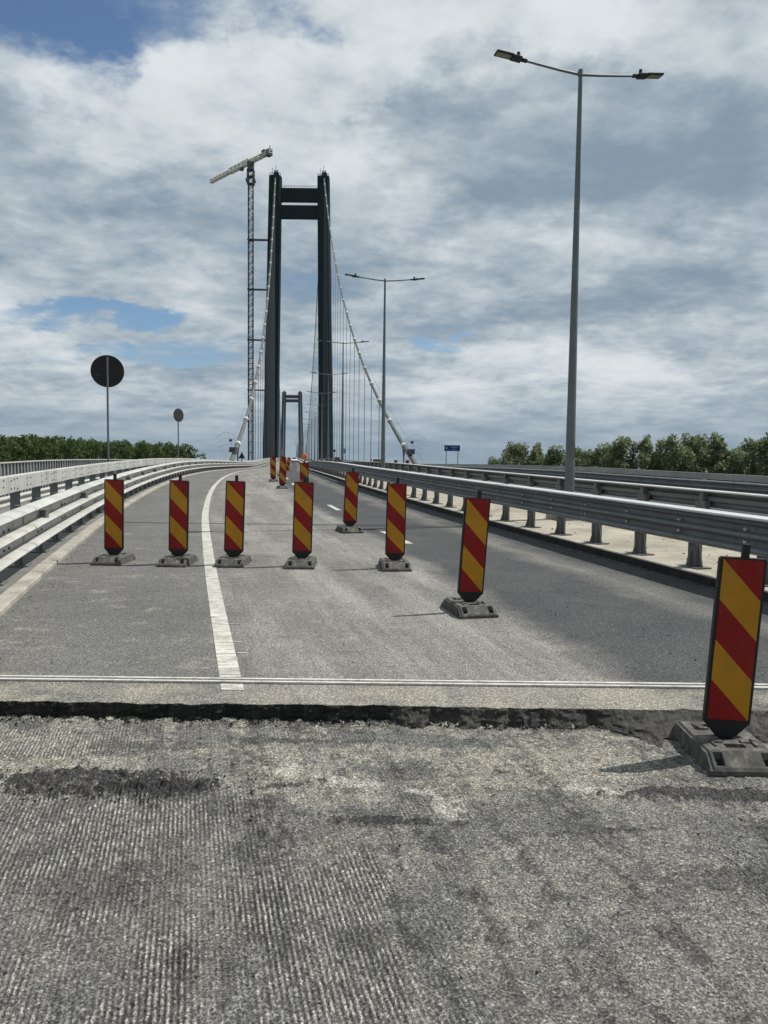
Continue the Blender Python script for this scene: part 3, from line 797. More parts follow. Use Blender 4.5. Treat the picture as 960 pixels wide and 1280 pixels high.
root = empty('guard_rail', (0, 0, 0), 'distant grey guard rail along the far edge of the opposite carriageway', 'guard rail')
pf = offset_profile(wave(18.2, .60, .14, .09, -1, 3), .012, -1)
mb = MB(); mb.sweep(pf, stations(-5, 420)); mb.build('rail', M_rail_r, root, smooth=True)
pm = MB(); pm.box((0, 0, .3), (.1, .12, .66)); post_copies(pm.build('post', M_post_grey, root), root, list(np.arange(-5, 140, 2.0)), 18.33, -.145)
root = empty('box_beam_barrier', (0, 0, 0), 'outermost grey railing on posts in front of the pale willows at right', 'guard rail')
mb = MB(); mb.sweep([(19.78, .56), (19.78, .80), (19.95, .80), (19.95, .56)], stations(-5, 420)); mb.build('beam', M_fence, root)
pm = MB(); pm.box((0, 0, .36), (.16, .10, .72)); post_copies(pm.build('post', M_post_grey, root), root, list(np.arange(-5, 180, 2.0)), 19.86, -.15)

# ------------------------------------------------------------------ street lamps
def make_lamp():
    root = empty('street_lamp', (0, 0, 0), 'x', 'street lamp', 'double armed street lamps in the median')
    mb = MB(); mb.tube([(0, 0, .16), (0, 0, 9.53)], [.115, .042], 14); mb.tube([(0, 0, .16), (0, 0, .19)], .2, 14)
    mb.tube([(0, 0, 9.5), (0, 0, 9.63)], .05, 12)
    mb.box((.0, -.115, 1.5), (.1, .02, .35))
    mb.build('pole', M_pole, root, smooth=True)
    mb = MB(); mb.box((0, 0, .08), (.75, .75, .18)); mb.build('plinth', M_kerb, root, bevel=.015)
    for s in (-1, 1):
        mb = MB(); pts = [(0, 0, 9.53), (s*.5, 0, 9.57), (s*1.30, 0, 9.66)]
        mb.tube(pts, [.034, .03, .026], 8); mb.build('arm', M_pole, root, smooth=True)
        hm = MB(); base = Vector((s*1.25, 0, 9.655)); m0 = Matrix.Translation(base) @ Matrix.Rotation(-s*R(6), 4, 'Y')
        def bx(c, d, b=hm, mi=0): b.box((0, 0, 0), d, 0, mi, m0 @ Matrix.Translation(Vector((s*c[0], c[1], c[2]))))
        bx((.06, 0, 0), (.16, .07, .06)); bx((.22, 0, .0), (.22, .16, .075)); bx((.50, 0, .012), (.38, .22, .04))
        h = hm.build('lamp_head', M_dark, root, bevel=.01)
        pm_ = MB(); bx((.51, 0, -.012), (.31, .17, .008), pm_); pm_.build('led_panel', M_led, h)
        cm = MB(); q = m0 @ Vector((s*.18, 0, .05)); cm.tube([q, q+Vector((0, 0, .085))], .036, 10); cm.build('photocell', M_dark, h)
    return root
lamp0 = make_lamp()
yl = 17.0; i = 0
names = ['tallest nearest street lamp rising at right through the front guard rail', 'second street lamp along the median, just right of the bridge tower',
         'third street lamp along the median, in front of the cable hangers']
lamps = []
while yl < 560: lamps.append(yl); yl += 20.4 if yl < 120 else 26
proto_lamps = [lamp0] + [copy_tree(lamp0) for _ in lamps[1:]]
for i, (o, yl) in enumerate(zip(proto_lamps, lamps)):
    o.location = P(yl, 7.85, .13); o.rotation_euler = (0, 0, rz_road(yl))
    ordn = ['fourth', 'fifth', 'sixth', 'seventh', 'eighth']
    o['label'] = names[i] if i < 3 else (ordn[i-3] + ' street lamp along the median counted from the nearest one' if i < 8 else 'thin far street lamp in the receding median row toward the far tower')

# ------------------------------------------------------------------ bridge
AX = 8.1
TY, FY = 430.0, 1740.0
def axis(y): return float(X(y, 0)) + AX*1.0076
def TX(y, w): return axis(y) + w*1.0076
ZTOP = at(345, 221.5, 430.0).z
def tower(y, label):
    root = empty('bridge_tower', (axis(y), y, 0), label, 'bridge tower')
    zt = ZTOP
    sc = 1.0
    for s in (-1, 1):
        mb = MB()
        zs = [-11, 0, 40, 80, 120, 150, zt]
        def mid(z): return 15.55 + (13.1-15.55)*max(0, z)/zt
        def wid(z): return 7.7 + (6.4-7.7)*max(0, z)/zt
        rings = []
        ch = .7
        for z in zs:
            c = s*mid(z); w = wid(z)/2; d = (9.5 + (7.0-9.5)*max(0, z)/zt)/2
            rings.append([(c-w, -d+ch), (c-w+ch, -d), (c+w-ch, -d), (c+w, -d+ch), (c+w, d-ch), (c+w-ch, d), (c-w+ch, d), (c-w, d-ch)])
        v = [(x, yy, z) for z, r in zip(zs, rings) for x, yy in r]; n = 8
        f = [(i*n+j, i*n+(j+1) % n, (i+1)*n+(j+1) % n, (i+1)*n+j) for i in range(len(zs)-1) for j in range(n)] + [tuple(range((len(zs)-1)*n, len(zs)*n))]
        mb.add(v, f); mb.build('leg', M_tower, root)
        # saddle house, railings and mast on top
        sb = MB(); c = s*13.1
        sb.prism([(c-1.2, -2.5, zt), (c+1.2, -2.5, zt), (c+.7, -1.2, zt+2.6), (c-.7, -1.2, zt+2.6)], (0, 0, 0), (0, 5, 0))
        for px in (-3, -1.8, 1.8, 3):
            sb.beam((c+px, -3.2, zt), (c+px, -3.2, zt+1.3), .14); sb.beam((c+px, 3.2, zt), (c+px, 3.2, zt+1.3), .14)
        for zz in (.65, 1.25):
            sb.beam((c-3.1, -3.2, zt+zz), (c+3.1, -3.2, zt+zz), .1); sb.beam((c-3.1, 3.2, zt+zz), (c+3.1, 3.2, zt+zz), .1)
        sb.box((c+.9, 0, zt+2.9), (.7, .8, 1.6)); sb.box((c-.5, .6, zt+3.0), (.5, .6, 2.2)); sb.beam((c, .5, zt+2), (c, .5, zt+6.8), .15); sb.beam((c-1.5, -2, zt), (c-1.5, -2, zt+4.2), .16); sb.box((c+1.6, -2, zt+1), (1, 1, 1.4))
        sb.build('saddle', M_cable if False else M_tower, root)
    for pa, pb in ((236, 253.2), (257.4, 273.6)):
        za2, zb2 = at(374, pa, 430).z, at(374, pb, 430).z + (0 if pa > 250 else .3)
        mb = MB(); iw = 13.15 - 3.0
        mb.box((0, 0, (za2+zb2)/2), (2*iw+.6, 3.0, za2-zb2)); mb.build('crossbeam', M_tower, root, bevel=.15)
    rb = MB(); ztop = at(374, 236, 430).z
    for px in np.linspace(-9.4, 9.4, 12): rb.beam((px, -1.4, ztop), (px, -1.4, ztop+1.2), .1)
    for zz in (.6, 1.2): rb.beam((-9.6, -1.4, ztop+zz), (9.6, -1.4, ztop+zz), .09)
    rb.build('railing', M_tower, root)
    return root
tower(TY, 'tall dark portal tower of the suspension bridge nearest the camera, next to the crane')
ft = tower(FY, 'small hazy far portal tower seen through the legs of the nearer tower')
ft.scale = (1.36, 1, 1.0)
ZT = ZTOP + .8
def cab_z(y):
    if y <= TY:
        u = y - 100.0; U = TY - 100.0; b = .00078; a = (ZT - CAM_Z + .4 - b*U*U)/U
        return CAM_Z - .4 + a*u + b*u*u
    if y <= FY:
        m = (TY+FY)/2; q = (y-m)/(m-TY); z0 = 12.0
        return z0 + (ZT-z0)*q*q
    u = FY + 420 - y; return 9 + (ZT-9)*(u/420)*(.55 + .45*u/420)
def cab_w(y): return 12.0 + 1.1*min(1, max(0, (y-100)/(TY-100))) + 4.7*min(1, max(0, (y-TY)/(FY-TY)))
def cable(s, label):
    root = empty('main_cable', (0, 0, 0), label, 'bridge cable', 'main cables of the suspension bridge')
    pt = lambda y, dz=0: Vector((TX(y, s*cab_w(y)), y, cab_z(y)+dz))
    ys = list(np.linspace(96, TY, 60)) + list(np.linspace(TY, FY, 90))[1:] + list(np.linspace(FY, FY+415, 20))[1:]
    mb = MB(); mb.tube([pt(y) for y in ys], [.31 if y < 128 else .26 for y in ys], 10); mb.build('cable', M_cable, root, smooth=True)
    mb = MB()
    for dx in (-.45, .45):
        mb.tube([pt(y, 1.25)+Vector((dx, 0, 0)) for y in ys[:60]], .022, 4)
    mb.build('hand_rope', M_hanger, root)
    sy = [112.5, 131] + list(np.arange(148, TY-8, 15.9)); my = list(np.arange(TY+18, FY-10, 17.6))
    cy = sy + my[:26]
    c0 = None
    for y in cy:
        a, b = pt(y-.55), pt(y+.55); d = (b-a).normalized()
        if c0 is None:
            cb = MB(); cb.tube([(0, -.6, 0), (0, .6, 0)], .42, 10); c0 = cb.build('collar', M_collar, root, smooth=True); q = c0
        else:
            q = c0.copy(); COL.objects.link(q); q.parent = root
        q.location = pt(y); q.rotation_euler = d.to_track_quat('Y', 'Z').to_euler()
    h0 = None
    for y in [112.5] + sy[2:] + my[:72]:
        zt_, zb_ = cab_z(y), float(RISE(y)) - .3
        if h0 is None:
            hb = MB(); hb.tube([(0, 0, 0), (0, 0, 1)], .075, 6); h0 = hb.build('hanger', M_hanger, root); q = h0
        else:
            q = h0.copy(); COL.objects.link(q); q.parent = root
        q.location = (TX(y, s*cab_w(y)), y, zb_); q.scale = (1.6, 1.6, zt_-zb_) if y < 113 else (1, 1, zt_-zb_)
    hb = MB()
    for y in np.arange(FY+15, FY+400, 14): hb.tube([(TX(y, s*cab_w(y)), y, float(RISE(y))-.3), pt(y)], .14, 4)
    hs = hb.build('far_hangers', M_hanger, root); hs['kind'] = 'stuff'
    # clevis cone over the first tie, cable guard gate
    mb = MB(); p = pt(112.5); mb.tube([p, p-Vector((0, 0, 1.6))], [.30, .10], 8); mb.build('tie_cone', M_cable, root)
    g = MB(); gy = 109.0; p = pt(gy)
    arc = [p + Vector((s*(-.4 + 3.2*t), -.8*t, 3.0*math.sin(.7+1.7*t) - .6)) for t in np.linspace(0, 1, 9)]
    low = [p + Vector((s*(-.3 + 2.2*t), -.8*t, .2 - .6*t)) for t in np.linspace(0, 1, 9)]
    g.tube(arc, .016, 5); g.tube(low, .014, 5)
    for a_, b_ in zip(arc, low): g.beam(a_, b_, .010)
    for f_ in (.33, .66): g.tube([a_.lerp(b_, f_) for a_, b_ in zip(arc, low)], .015, 4)
    g.build('climb_guard', M_hanger, root)
    q = MB(); q.box(arc[3].lerp(low[3], .45)+Vector((0, -.06, 0)), (.4, .04, .34)); q.build('notice_plate', M_signblue, root)
    q = MB(); p = pt(105.2, .75); q.box(p, (1.0, 1.3, .7)); q.beam(p-Vector((0, 0, .9)), p, .2); q.build('equipment_box', M_crane, root)
    return root
cable(-1, 'left main cable rising to the nearer tower with white collars')
cable(1, 'right main cable rising to the nearer tower with white collars')

# ------------------------------------------------------------------ tower crane
def lattice(mb, a, b, w, seg, t, diag=True, h=None):
    a, b = Vector(a), Vector(b); d = (b-a); L_ = d.length; d.normalize()
    up = Vector((0, 0, 1)) if abs(d.z) < .9 else Vector((0, 1, 0))
    u = d.cross(up).normalized(); v = u.cross(d).normalized(); h = h or w
    cs = [u*(i*w/2) + v*(j*h/2) for i, j in ((-1, -1), (1, -1), (1, 1), (-1, 1))]
    for c in cs: mb.beam(a+c, b+c, t*1.5)
    n = max(1, int(L_/seg))
    for k in range(n+1):
        p = a + d*(L_*k/n)
        for i in range(4): mb.beam(p+cs[i], p+cs[(i+1) % 4], t)
        if k < n:
            q = a + d*(L_*(k+1)/n)
            for i in range(4):
                mb.beam(p+cs[i], q+cs[(i+1) % 4], t) if k % 2 == 0 else mb.beam(p+cs[(i+1) % 4], q+cs[i], t)
def crane():
    cy = 432.0; cx = -(480-313.5)/960*cy - .2
    root = empty('tower_crane', (cx, cy, -11), 'tall lattice tower crane with a pale jib, standing left of the nearer bridge tower', 'crane')
    root.location.z = 0
    zt = at(313.5, 209, cy).z
    mb = MB(); lattice(mb, (0, 0, -11), (0, 0, zt-2), 2.5, 2.9, .20); mb.build('mast', M_crane, root)
    mb = MB()
    for zz in (-9, -5.2, -1.6): mb.box((0, 0, zt+zz), (3.9, 3.9, .5))
    for zz in (-7.5, -3.5):
        for i in (-1, 1):
            for j in (-1, 1): mb.beam((i*1.7, j*1.7, zt+zz-1.8), (i*1.7, j*1.7, zt+zz+1.8), .4)
    for i in (-1, 1): mb.box((i*2.3, 0, zt-7.2), (.5, 4.2, 1.2))
    mb.build('climbing_collar', M_crane, root)
    mb = MB(); mb.tube([(0, 0, zt-1.2), (0, 0, zt+1.4)], 1.9, 14); mb.box((0, 0, zt+2), (3.4, 3.4, 1.8)); mb.build('slewing_unit', M_crane, root, bevel=.1)
    jd = Vector((-27.2, 29, 0)).normalized(); J = 42; B = 19
    zj = zt+3.4
    nrm = Vector((-jd.y, jd.x, 0))
    cb = MB(); cb.box(nrm*2.2+Vector((0, 0, zt+1.6))+jd*1.5, (1.8, 1.8, 2.4)); cb.build('cab', M_jib, root, bevel=.1)
    mb = MB()
    p0 = jd*1; p1 = jd*J*.5; p2 = jd*J
    lattice(mb, p0+Vector((0, 0, zj)), p1+Vector((0, 0, zj-.2)), 1.9, 2.0, .32, h=2.4)
    lattice(mb, p1+Vector((0, 0, zj-.3)), p2+Vector((0, 0, zj-.6)), 1.6, 2.0, .30, h=1.5)
    mb.build('jib', M_jib, root)
    mb = MB(); lattice(mb, Vector((0, 0, zj-.4)), -jd*B+Vector((0, 0, zj-.4)), 2.0, 2.2, .34, h=1.3); mb.build('counter_jib', M_jib, root)
    rz = math.atan2(jd.y, jd.x)
    mb = MB(); mb.box(-jd*(B-1.6)+Vector((0, 0, zj-.6)), (3.2, 2.4, 3.4), rz); mb.box(-jd*(B-6)+Vector((0, 0, zj+.9)), (2.6, 2.0, 2.2), rz)
    mb.beam(-jd*(B-.8)+Vector((0, 0, zj+1)), -jd*(B-.8)+Vector((0, 0, zj+3)), .3); mb.build('counterweight', M_crane, root)
    mb = MB(); mb.box(jd*9+Vector((0, 0, zj-2.2)), (2.2, 1.6, 1.2), rz); mb.build('trolley', M_crane, root)
    for py in (300, 362, 425, 487.5):
        zz = at(325, py, cy).z
        xr = axis(TY) - 15.55*1.0 - 3.6 + 2.4*zz/160 - cx + .6
        mb = MB()
        mb.box((0, 0, zz), (3.4, 3.4, .6))
        mb.beam((1.5, -1.2, zz), (xr, -1.6, zz-.3), .45); mb.beam((1.5, 1.2, zz), (xr, -.2, zz-.3), .45); mb.beam((1.5, -1.2, zz), (xr, -.2, zz-.3), .3)
        mb.build('tie_bar', M_crane, root)
crane()

# ------------------------------------------------------------------ signs
def round_sign(name, y, o, zc, dia, rz, label, backm):
    p = P(y, o, 0); root = empty(name, p, label, 'road sign', rz=rz)
    mb = MB(); mb.tube([(0, .04, -.3), (0, .04, zc+dia*.44)], .045, 10) if backm is M_signgrey else mb.tube([(0, -.05, -.3), (0, -.05, zc+dia*.44)], .042, 10)
    mb.build('post', M_pole, root, smooth=True)
    mb = MB(); mb.tube([(0, -.008, zc), (0, .012, zc)], dia/2, 40); d = mb.build('disc', backm, root, bevel=.003)
    mb = MB(); mb.box((-.28*dia, -.012, zc-.13*dia), (.09, .004, .06))
    for zz in (.22, -.22): mb.box((0, -.02, zc+zz*dia), (.5*dia, .02, .04), mi=1)
    mb.build('bracket', [M_signgrey, backm], d)
    return root
round_sign('road_sign', 31.3, -4.2, at(134, 464, 31.3).z - float(RISE(31.3)), 1.29, .30, 'large round sign seen from its black back on a thin grey pole at left', M_signback)
round_sign('road_sign', 57.3, -4.25, at(222.5, 519, 57.3).z - float(RISE(57.3)), 1.0, R(58), 'smaller round grey sign turned nearly edge on, in front of the woodland', M_signgrey)
p = P(112, -3.5, 0)
root = empty('warning_sign', (-.1855*112, 112, p.z), 'small dark triangular sign on a post below the left main cable', 'road sign')
mb = MB(); mb.prism([(-.5, 0, 1.35), (.5, 0, 1.35), (.06, 0, 2.2), (-.06, 0, 2.2)], (0, 0, 0), (0, .03, 0)); mb.build('plate', M_signback, root)
mb = MB(); mb.tube([(0, .07, 0), (0, .07, 2.3)], .07, 8); mb.build('post', M_signback, root)
# blue direction board
yb = 96.0; xb = (564-480)/960*yb; zc = CAM_Z + (579-560.3)/960*yb
root = empty('direction_sign', (xb, yb, 0), 'blue direction board on two thin posts beyond the opposite carriageway', 'road sign')
mb = MB(); mb.box((0, 0, zc), (1.95, .05, .72)); bp = mb.build('panel', M_signblue, root, bevel=.01)
mb = MB()
mb.box((-.70, -.029, zc), (.26, .004, .10)); mb.box((-.70, -.029, zc), (.10, .0044, .28))
for i in range(7): mb.box((-.15+i*.125, -.029, zc+.13), (.085, .004, .11))
for i in range(5): mb.box((.02+i*.12, -.029, zc-.13), (.08, .004, .075))
mb.build('lettering', worn('pale_lettering', (.35, .40, .48), .1, 2), bp)
for dx in (-.72, .74):
    mb = MB(); mb.tube([(dx, .06, -2.0), (dx, .06, zc+.3)], .05, 8); mb.build('post', M_pole, root)
# pale board and dark lollipop sign near the tower foot
yb = 230; root = empty('sign_board', ((428.5-480)/960*yb, yb, float(RISE(yb))), 'pale blue grey board on two legs right of the tower foot', 'road sign')
mb = MB(); mb.box((0, 0, 3.4), (1.5, .1, 1.5)); mb.build('panel', worn('pale_blue_panel', (.13, .25, .40), .1, 1, .5), root)
for dx in (-.65, .65):
    mb = MB(); mb.beam((dx, .12, 0), (dx, .12, 4.1), .14); mb.build('leg', M_pole, root)
yb = 200; root = empty('road_sign', ((417.5-480)/960*yb, yb, float(RISE(yb))), 'tiny round dark sign on a post beside the tower foot', 'road sign')
mb = MB(); mb.tube([(0, 0, 3.3), (0, .05, 3.3)], .32, 16); mb.build('disc', M_signback, root)
mb = MB(); mb.tube([(0, .09, 0), (0, .09, 3.5)], .05, 8); mb.build('post', M_pole, root)
# two small marker boards over the far rail
mk = None
for px, lab in ((494, 'left of two small red marker boards above the opposite guard rail'), (508.5, 'right of two small red marker boards above the opposite guard rail')):
    y = 62 if px < 500 else 58; x = (px-480)/960*y
    root = empty('marker_board', (x, y, float(RISE(y))-.2), lab, 'marker board', 'red marker boards by the opposite rail')
    mb = MB(); mb.box((0, 0, .85), (.26, .03, .8), mi=0); mb.box((0, -.018, 1.08), (.2, .004, .16), mi=1); mb.box((0, -.018, .7), (.2, .004, .16), mi=1); mb.build('board', [M_dark, M_red], root)
    mb = MB(); mb.box((0, .03, .42), (.05, .05, .84)); mb.build('post', M_dark, root)

# ------------------------------------------------------------------ cars
def car(x, y, rz, paint, label, tall=1.5, w=1.8, L_=4.3, front=True, boxy=False):
    root = empty('car', (x, y, float(RISE(y)) - (.15 if x > X(y, 9) else 0)), label, 'car', rz=rz)
    # local: +Y is the nose; body built from cross-sections
    hw = w/2
    secs = [(-L_/2, .45, .78, .86), (-L_/2+.06, .32, .98, .95), (-L_/2+.5, .28, 1.0, 1.0), (-.9, .24, .96, 1.0), (.6, .24, .92, 1.0), (L_/2-1.0, .26, .90, .98), (L_/2-.35, .28, .78, .93), (L_/2, .38, .62, .80)]
    mb = MB(); v = []; n = 8
    for yy, zl, zu, k in secs:
        a = hw*k
        v += [(-a*.9, yy, zl), (-a, yy, zl+.12), (-a, yy, zu-.15), (-a*.93, yy, zu), (a*.93, yy, zu), (a, yy, zu-.15), (a, yy, zl+.12), (a*.9, yy, zl)]
    f = [(i*n+j, i*n+(j+1) % n, (i+1)*n+(j+1) % n, (i+1)*n+j) for i in range(len(secs)-1) for j in range(n)] + [tuple(range(n))[::-1], tuple(range((len(secs)-1)*n, len(secs)*n))]
    mb.add(v, f)
    yr, yf = (-L_/2+.18, L_/2-1.25); yrt, yft = (-L_/2+.5, .35) if boxy else (-1.35, .15)
    g = hw*.92; gt = hw*.74
    cab = [(-g, yr, .94), (g, yr, .94), (g, yf, .88), (-g, yf, .88), (-gt, yrt, tall), (gt, yrt, tall), (gt, yft, tall), (-gt, yft, tall)]
    mb.add(cab, [(4, 5, 6, 7), (0, 1, 5, 4), (1, 2, 6, 5), (2, 3, 7, 6), (3, 0, 4, 7)])
    mb.build('body', paint, root, smooth=True, bevel=.02)
    C_ = [Vector(c) for c in cab]
    def win(i, j, k, l, nm):
        q = MB(); a, b, c, d = C_[i], C_[j], C_[k], C_[l]; cen = (a+b+c+d)/4
        nn = (b-a).cross(d-a).normalized()
        if nn.dot(cen-Vector((0, 0, .9))) < 0: nn = -nn
        pts = [cen + (p-cen)*.86 + nn*.012 for p in (a, b, c, d)]
        q.add(pts, [(0, 1, 2, 3)]); q.build('window', M_glass, root, fix=False)
    win(0, 1, 5, 4, ''); win(2, 3, 7, 6, ''); win(1, 2, 6, 5, ''); win(3, 0, 4, 7, '')
    for sx in (-1, 1):
        for yy in (-L_/2+.8, L_/2-.85):
            q = MB(); q.tube([(sx*(hw-.2), yy, .32), (sx*(hw+.01), yy, .32)], .32, 16); q.build('wheel', M_tyre, root)
        q = MB(); q.box((sx*hw*.72, -L_/2+.03, .82), (.22, .10, .28)); q.build('tail_light', M_lightred, root)
        q = MB(); q.box((sx*hw*.66, L_/2-.12, .62), (.36, .14, .14)); q.build('headlight', M_lens, root)
        q = MB(); q.box((sx*(hw+.08), yf-.3, .98), (.18, .1, .13)); q.build('mirror', paint, root)
    q = MB(); q.box((0, -L_/2-.01, .62), (.52, .02, .11)); q.build('number_plate', M_white, root)
    return root
def car_at(px, y, rz, paint, label, **kw): car((px-480)/960*y, y, rz, paint, label, **kw)
car_at(469.5, 106, rz_road(106), M_carwhite, 'white high car seen from behind on the opposite carriageway', tall=1.65, boxy=True)
car_at(420.5, 232, rz_road(232), M_carblack, 'black car seen from behind on the opposite carriageway beside the lamp pole', tall=1.7, boxy=True, w=1.9)
car_at(410, 262, rz_road(262), M_cargrey, 'dark grey car in front of the right tower leg', tall=1.6, boxy=True, w=1.9)
car_at(367.5, 215, rz_road(215)+math.pi, M_carwhite, 'white car coming down the cleared lane beneath the tower', tall=1.45)

# ------------------------------------------------------------------ trees
def leaf_cloud(centers, n, size, stretch=(1, 1, 1)):
    """leaf-sized quads through ellipsoidal clumps; returns verts(N,4,3), tint(N)"""
    cen = np.array([c[:3] for c in centers]); rad = np.array([c[3] for c in centers]); w = rad**2; w = w/w.sum()
    k = RNG.choice(len(cen), n, p=w)
    d = RNG.normal(size=(n, 3)); d /= np.linalg.norm(d, axis=1)[:, None]
    r = RNG.random(n)**.45
    p = cen[k] + d*(r*rad[k])[:, None]*np.array(stretch)
    a = RNG.normal(size=(n, 3)); a /= np.linalg.norm(a, axis=1)[:, None]
    b = np.cross(a, RNG.normal(size=(n, 3))); b /= np.linalg.norm(b, axis=1)[:, None]
    s = size*(.6+.8*RNG.random(n))[:, None]
    V = np.stack([p - a*s*.5 - b*s*.32, p + a*s*.5 - b*s*.2, p + a*s*.6 + b*s*.3, p - a*s*.4 + b*s*.32], 1)
    tint = np.clip(.45 + .28*RNG.normal(size=n) + .25*(RNG.random(len(cen))[k]-.5), 0, 1)
    return V, tint
def leaf_object(name, V, tint, mat, parent=None):
    n = len(V); me = bpy.data.meshes.new(name)
    me.vertices.add(n*4); me.vertices.foreach_set('co', V.astype(np.float32).ravel())
    me.loops.add(n*4); me.loops.foreach_set('vertex_index', np.arange(n*4, dtype=np.int32))
    me.polygons.add(n); me.polygons.foreach_set('loop_start', np.arange(0, n*4, 4, dtype=np.int32)); me.polygons.foreach_set('loop_total', np.full(n, 4, np.int32))
    me.update(calc_edges=True); me.materials.append(mat)
    at = me.color_attributes.new('tint', 'FLOAT_COLOR', 'POINT')
    c = np.ones((n*4, 4), np.float32); c[:, :3] = np.repeat(tint, 4)[:, None]; at.data.foreach_set('color', c.ravel())
    o = bpy.data.objects.new(name, me); COL.objects.link(o)
    if parent: o.parent = parent
    return o
def make_tree(H, Wd, seed, label, cat='tree'):
    rnd = random.Random(seed)
    root = empty('willow_tree', (0, 0, 0), label, cat, 'willows beyond the opposite carriageway')
    mb = MB(); top = Vector((rnd.uniform(-.4, .4), rnd.uniform(-.4, .4), H*.8))
    mb.tube([(0, 0, 0), (0, 0, H*.25), (top.x*.5, top.y*.5, H*.5), top], [.34, .26, .16, .04], 8)
    cl = []
    for i in range(26):
        t = rnd.uniform(.28, .97); a = rnd.uniform(0, 6.28)
        env = math.sin(math.pi*min(1, max(0, (t-.12)/.93)))**.6
        rr = rnd.uniform(.15, .9)*Wd*.5*env
        c = (math.cos(a)*rr, math.sin(a)*rr, H*t)
        cl.append((*c, rnd.uniform(.09, .17)*Wd*(.7+.5*env)))
        if i % 2 == 0: mb.tube([(0, 0, H*t*.65), (c[0]*.6, c[1]*.6, H*t*.85), c], [.09, .06, .02], 5)
    cl.append((0, 0, H*.93, Wd*.12))
    mb.build('trunk', M_bark, root, smooth=True)
    V, ti = leaf_cloud(cl, 5200, .36, (1, 1, 1.5)); leaf_object('crown', V, ti, M_leaf, root)
    return root
tv = [make_tree(16.2, 6.6, 1, 'x'), make_tree(15.6, 7.4, 2, 'x'), make_tree(16.6, 5.8, 3, 'x'), make_tree(14.6, 8.2, 4, 'x')]
spots = [ # px centre, top y, distance, variant, label
    (618, 577, 205, 3, 'lowest willow at the left end of the right-hand trees'), (634, 566, 190, 1, 'broad low willow second from the left end of the right-hand trees'), (645, 558, 180, 0, 'left of the twin tall crowns in the first willow clump'), (668, 558, 178, 2, 'right of the twin tall crowns in the first willow clump'),
    (690, 565, 172, 3, 'wide willow just left of the nearest lamp pole'), (722, 564, 165, 1, 'low willow just right of the nearest lamp pole'), (741, 567, 163, 0, 'narrow low willow before the gap right of the nearest lamp pole'),
    (757, 563, 158, 3, 'low bushy willow left of the row of tall columns'), (778, 552, 150, 0, 'leftmost of the tall column shaped willows at right'), (806, 550, 148, 2, 'second tall column shaped willow counted from the lamp pole'),
    (836, 550, 146, 1, 'third tall column shaped willow counted from the lamp pole'), (866, 549, 150, 0, 'fourth tall willow counted from the lamp pole, with a thin crown'), (897, 548, 144, 2, 'tallest column shaped willow, fifth from the lamp pole'),
    (920, 568, 150, 3, 'low willow filling the gap before the right frame edge'), (938, 554, 142, 1, 'broad willow close to the right frame edge'), (962, 549, 138, 0, 'tall willow cut by the right frame edge'),
    (1000, 549, 138, 1, None), (1040, 552, 140, 2, None), (1085, 550, 135, 0, None)]
used = set()
for (px, ty, d, k, lab) in spots:
    if lab is None: continue
    o = tv[k] if k not in used else copy_tree(tv[k]); used.add(k)
    hor = 578 + (px-480)*.0113
    zt = CAM_Z + (hor-ty)/960*d; H0 = (16.2, 15.6, 16.6, 14.6)[k]
    s = (zt + 11.1)/(H0*.965)
    o.location = ((px-480)/960*d, d, -11.1); o.scale = (s*random.uniform(1.0, 1.14), s*1.05, s); o.rotation_euler = (0, 0, random.random()*6.28)
    o['label'] = lab
# low scrub behind and between them
cl = []
for i in range(420):
    d = random.uniform(150, 240); px = random.uniform(560, 1040)
    x = (px-480)/960*d; top = 7.0*random.uniform(.3, 1) + (px > 750)*2.6
    cl.append((x, d+12, -11 + top*random.uniform(.3, 1.15), random.uniform(1.2, 2.4)))
V, ti = leaf_cloud(cl, 44000, .55); tag(leaf_object('scrub', V, ti, M_leaf), 'low green scrub filling the ground under the right-hand willows', 'scrub', kind='stuff')
# woodland on the left, one far mass
cl = []
for row in range(5):
    for t in np.arange(-1.0, 1.03, .021):
        bx, by = -97 + 24.5*t, 195 + 105*t
        x = bx - row*5.2 + random.uniform(-1.6, 1.6); y = by + row*1.2 + random.uniform(-2, 2)
        top = CAM_Z + random.gauss(5.6, .45) - max(0, t-.93)*40
        if y < 60: continue
        for k in range(5):
            hh = (0, 1.7, 3.4, 5.4, 8)[k]
            cl.append((x + random.uniform(-1.3, 1.3), y + random.uniform(-1.3, 1.3), top - .9 - hh + random.uniform(-.5, .5), random.uniform(1.1, 1.7)*(1 if k else .8)))
V, ti = leaf_cloud(cl, 110000, .62); tag(leaf_object('woodland', V, ti, M_wood), 'dense dark green woodland along the horizon at left', 'woodland', kind='stuff')
# a few weeds by the cable anchorage
cl = [(16.5 - .1232*y + random.uniform(1.2, 4.2), y, -.2 + random.uniform(-.6, .55), .45) for y in np.linspace(93, 104, 12)]
V, ti = leaf_cloud(cl, 900, .22); tag(leaf_object('weeds', V, ti, M_leaf), 'weeds growing beside the foot of the right main cable', 'weeds', kind='stuff')
# distant tree line along the horizon
cl = []
for i in range(420):
    y = random.uniform(430, 452); x = random.uniform(-900, 900)
    if abs(x - axis(y)) < 45: continue
    cl.append((x, y, -11 + random.uniform(1, 8), random.uniform(3, 5)))
V, ti = leaf_cloud(cl, 16000, 2.2); tag(leaf_object('tree_line', V, ti, M_wood), 'low far tree line along the river bank', 'tree line', kind='stuff')

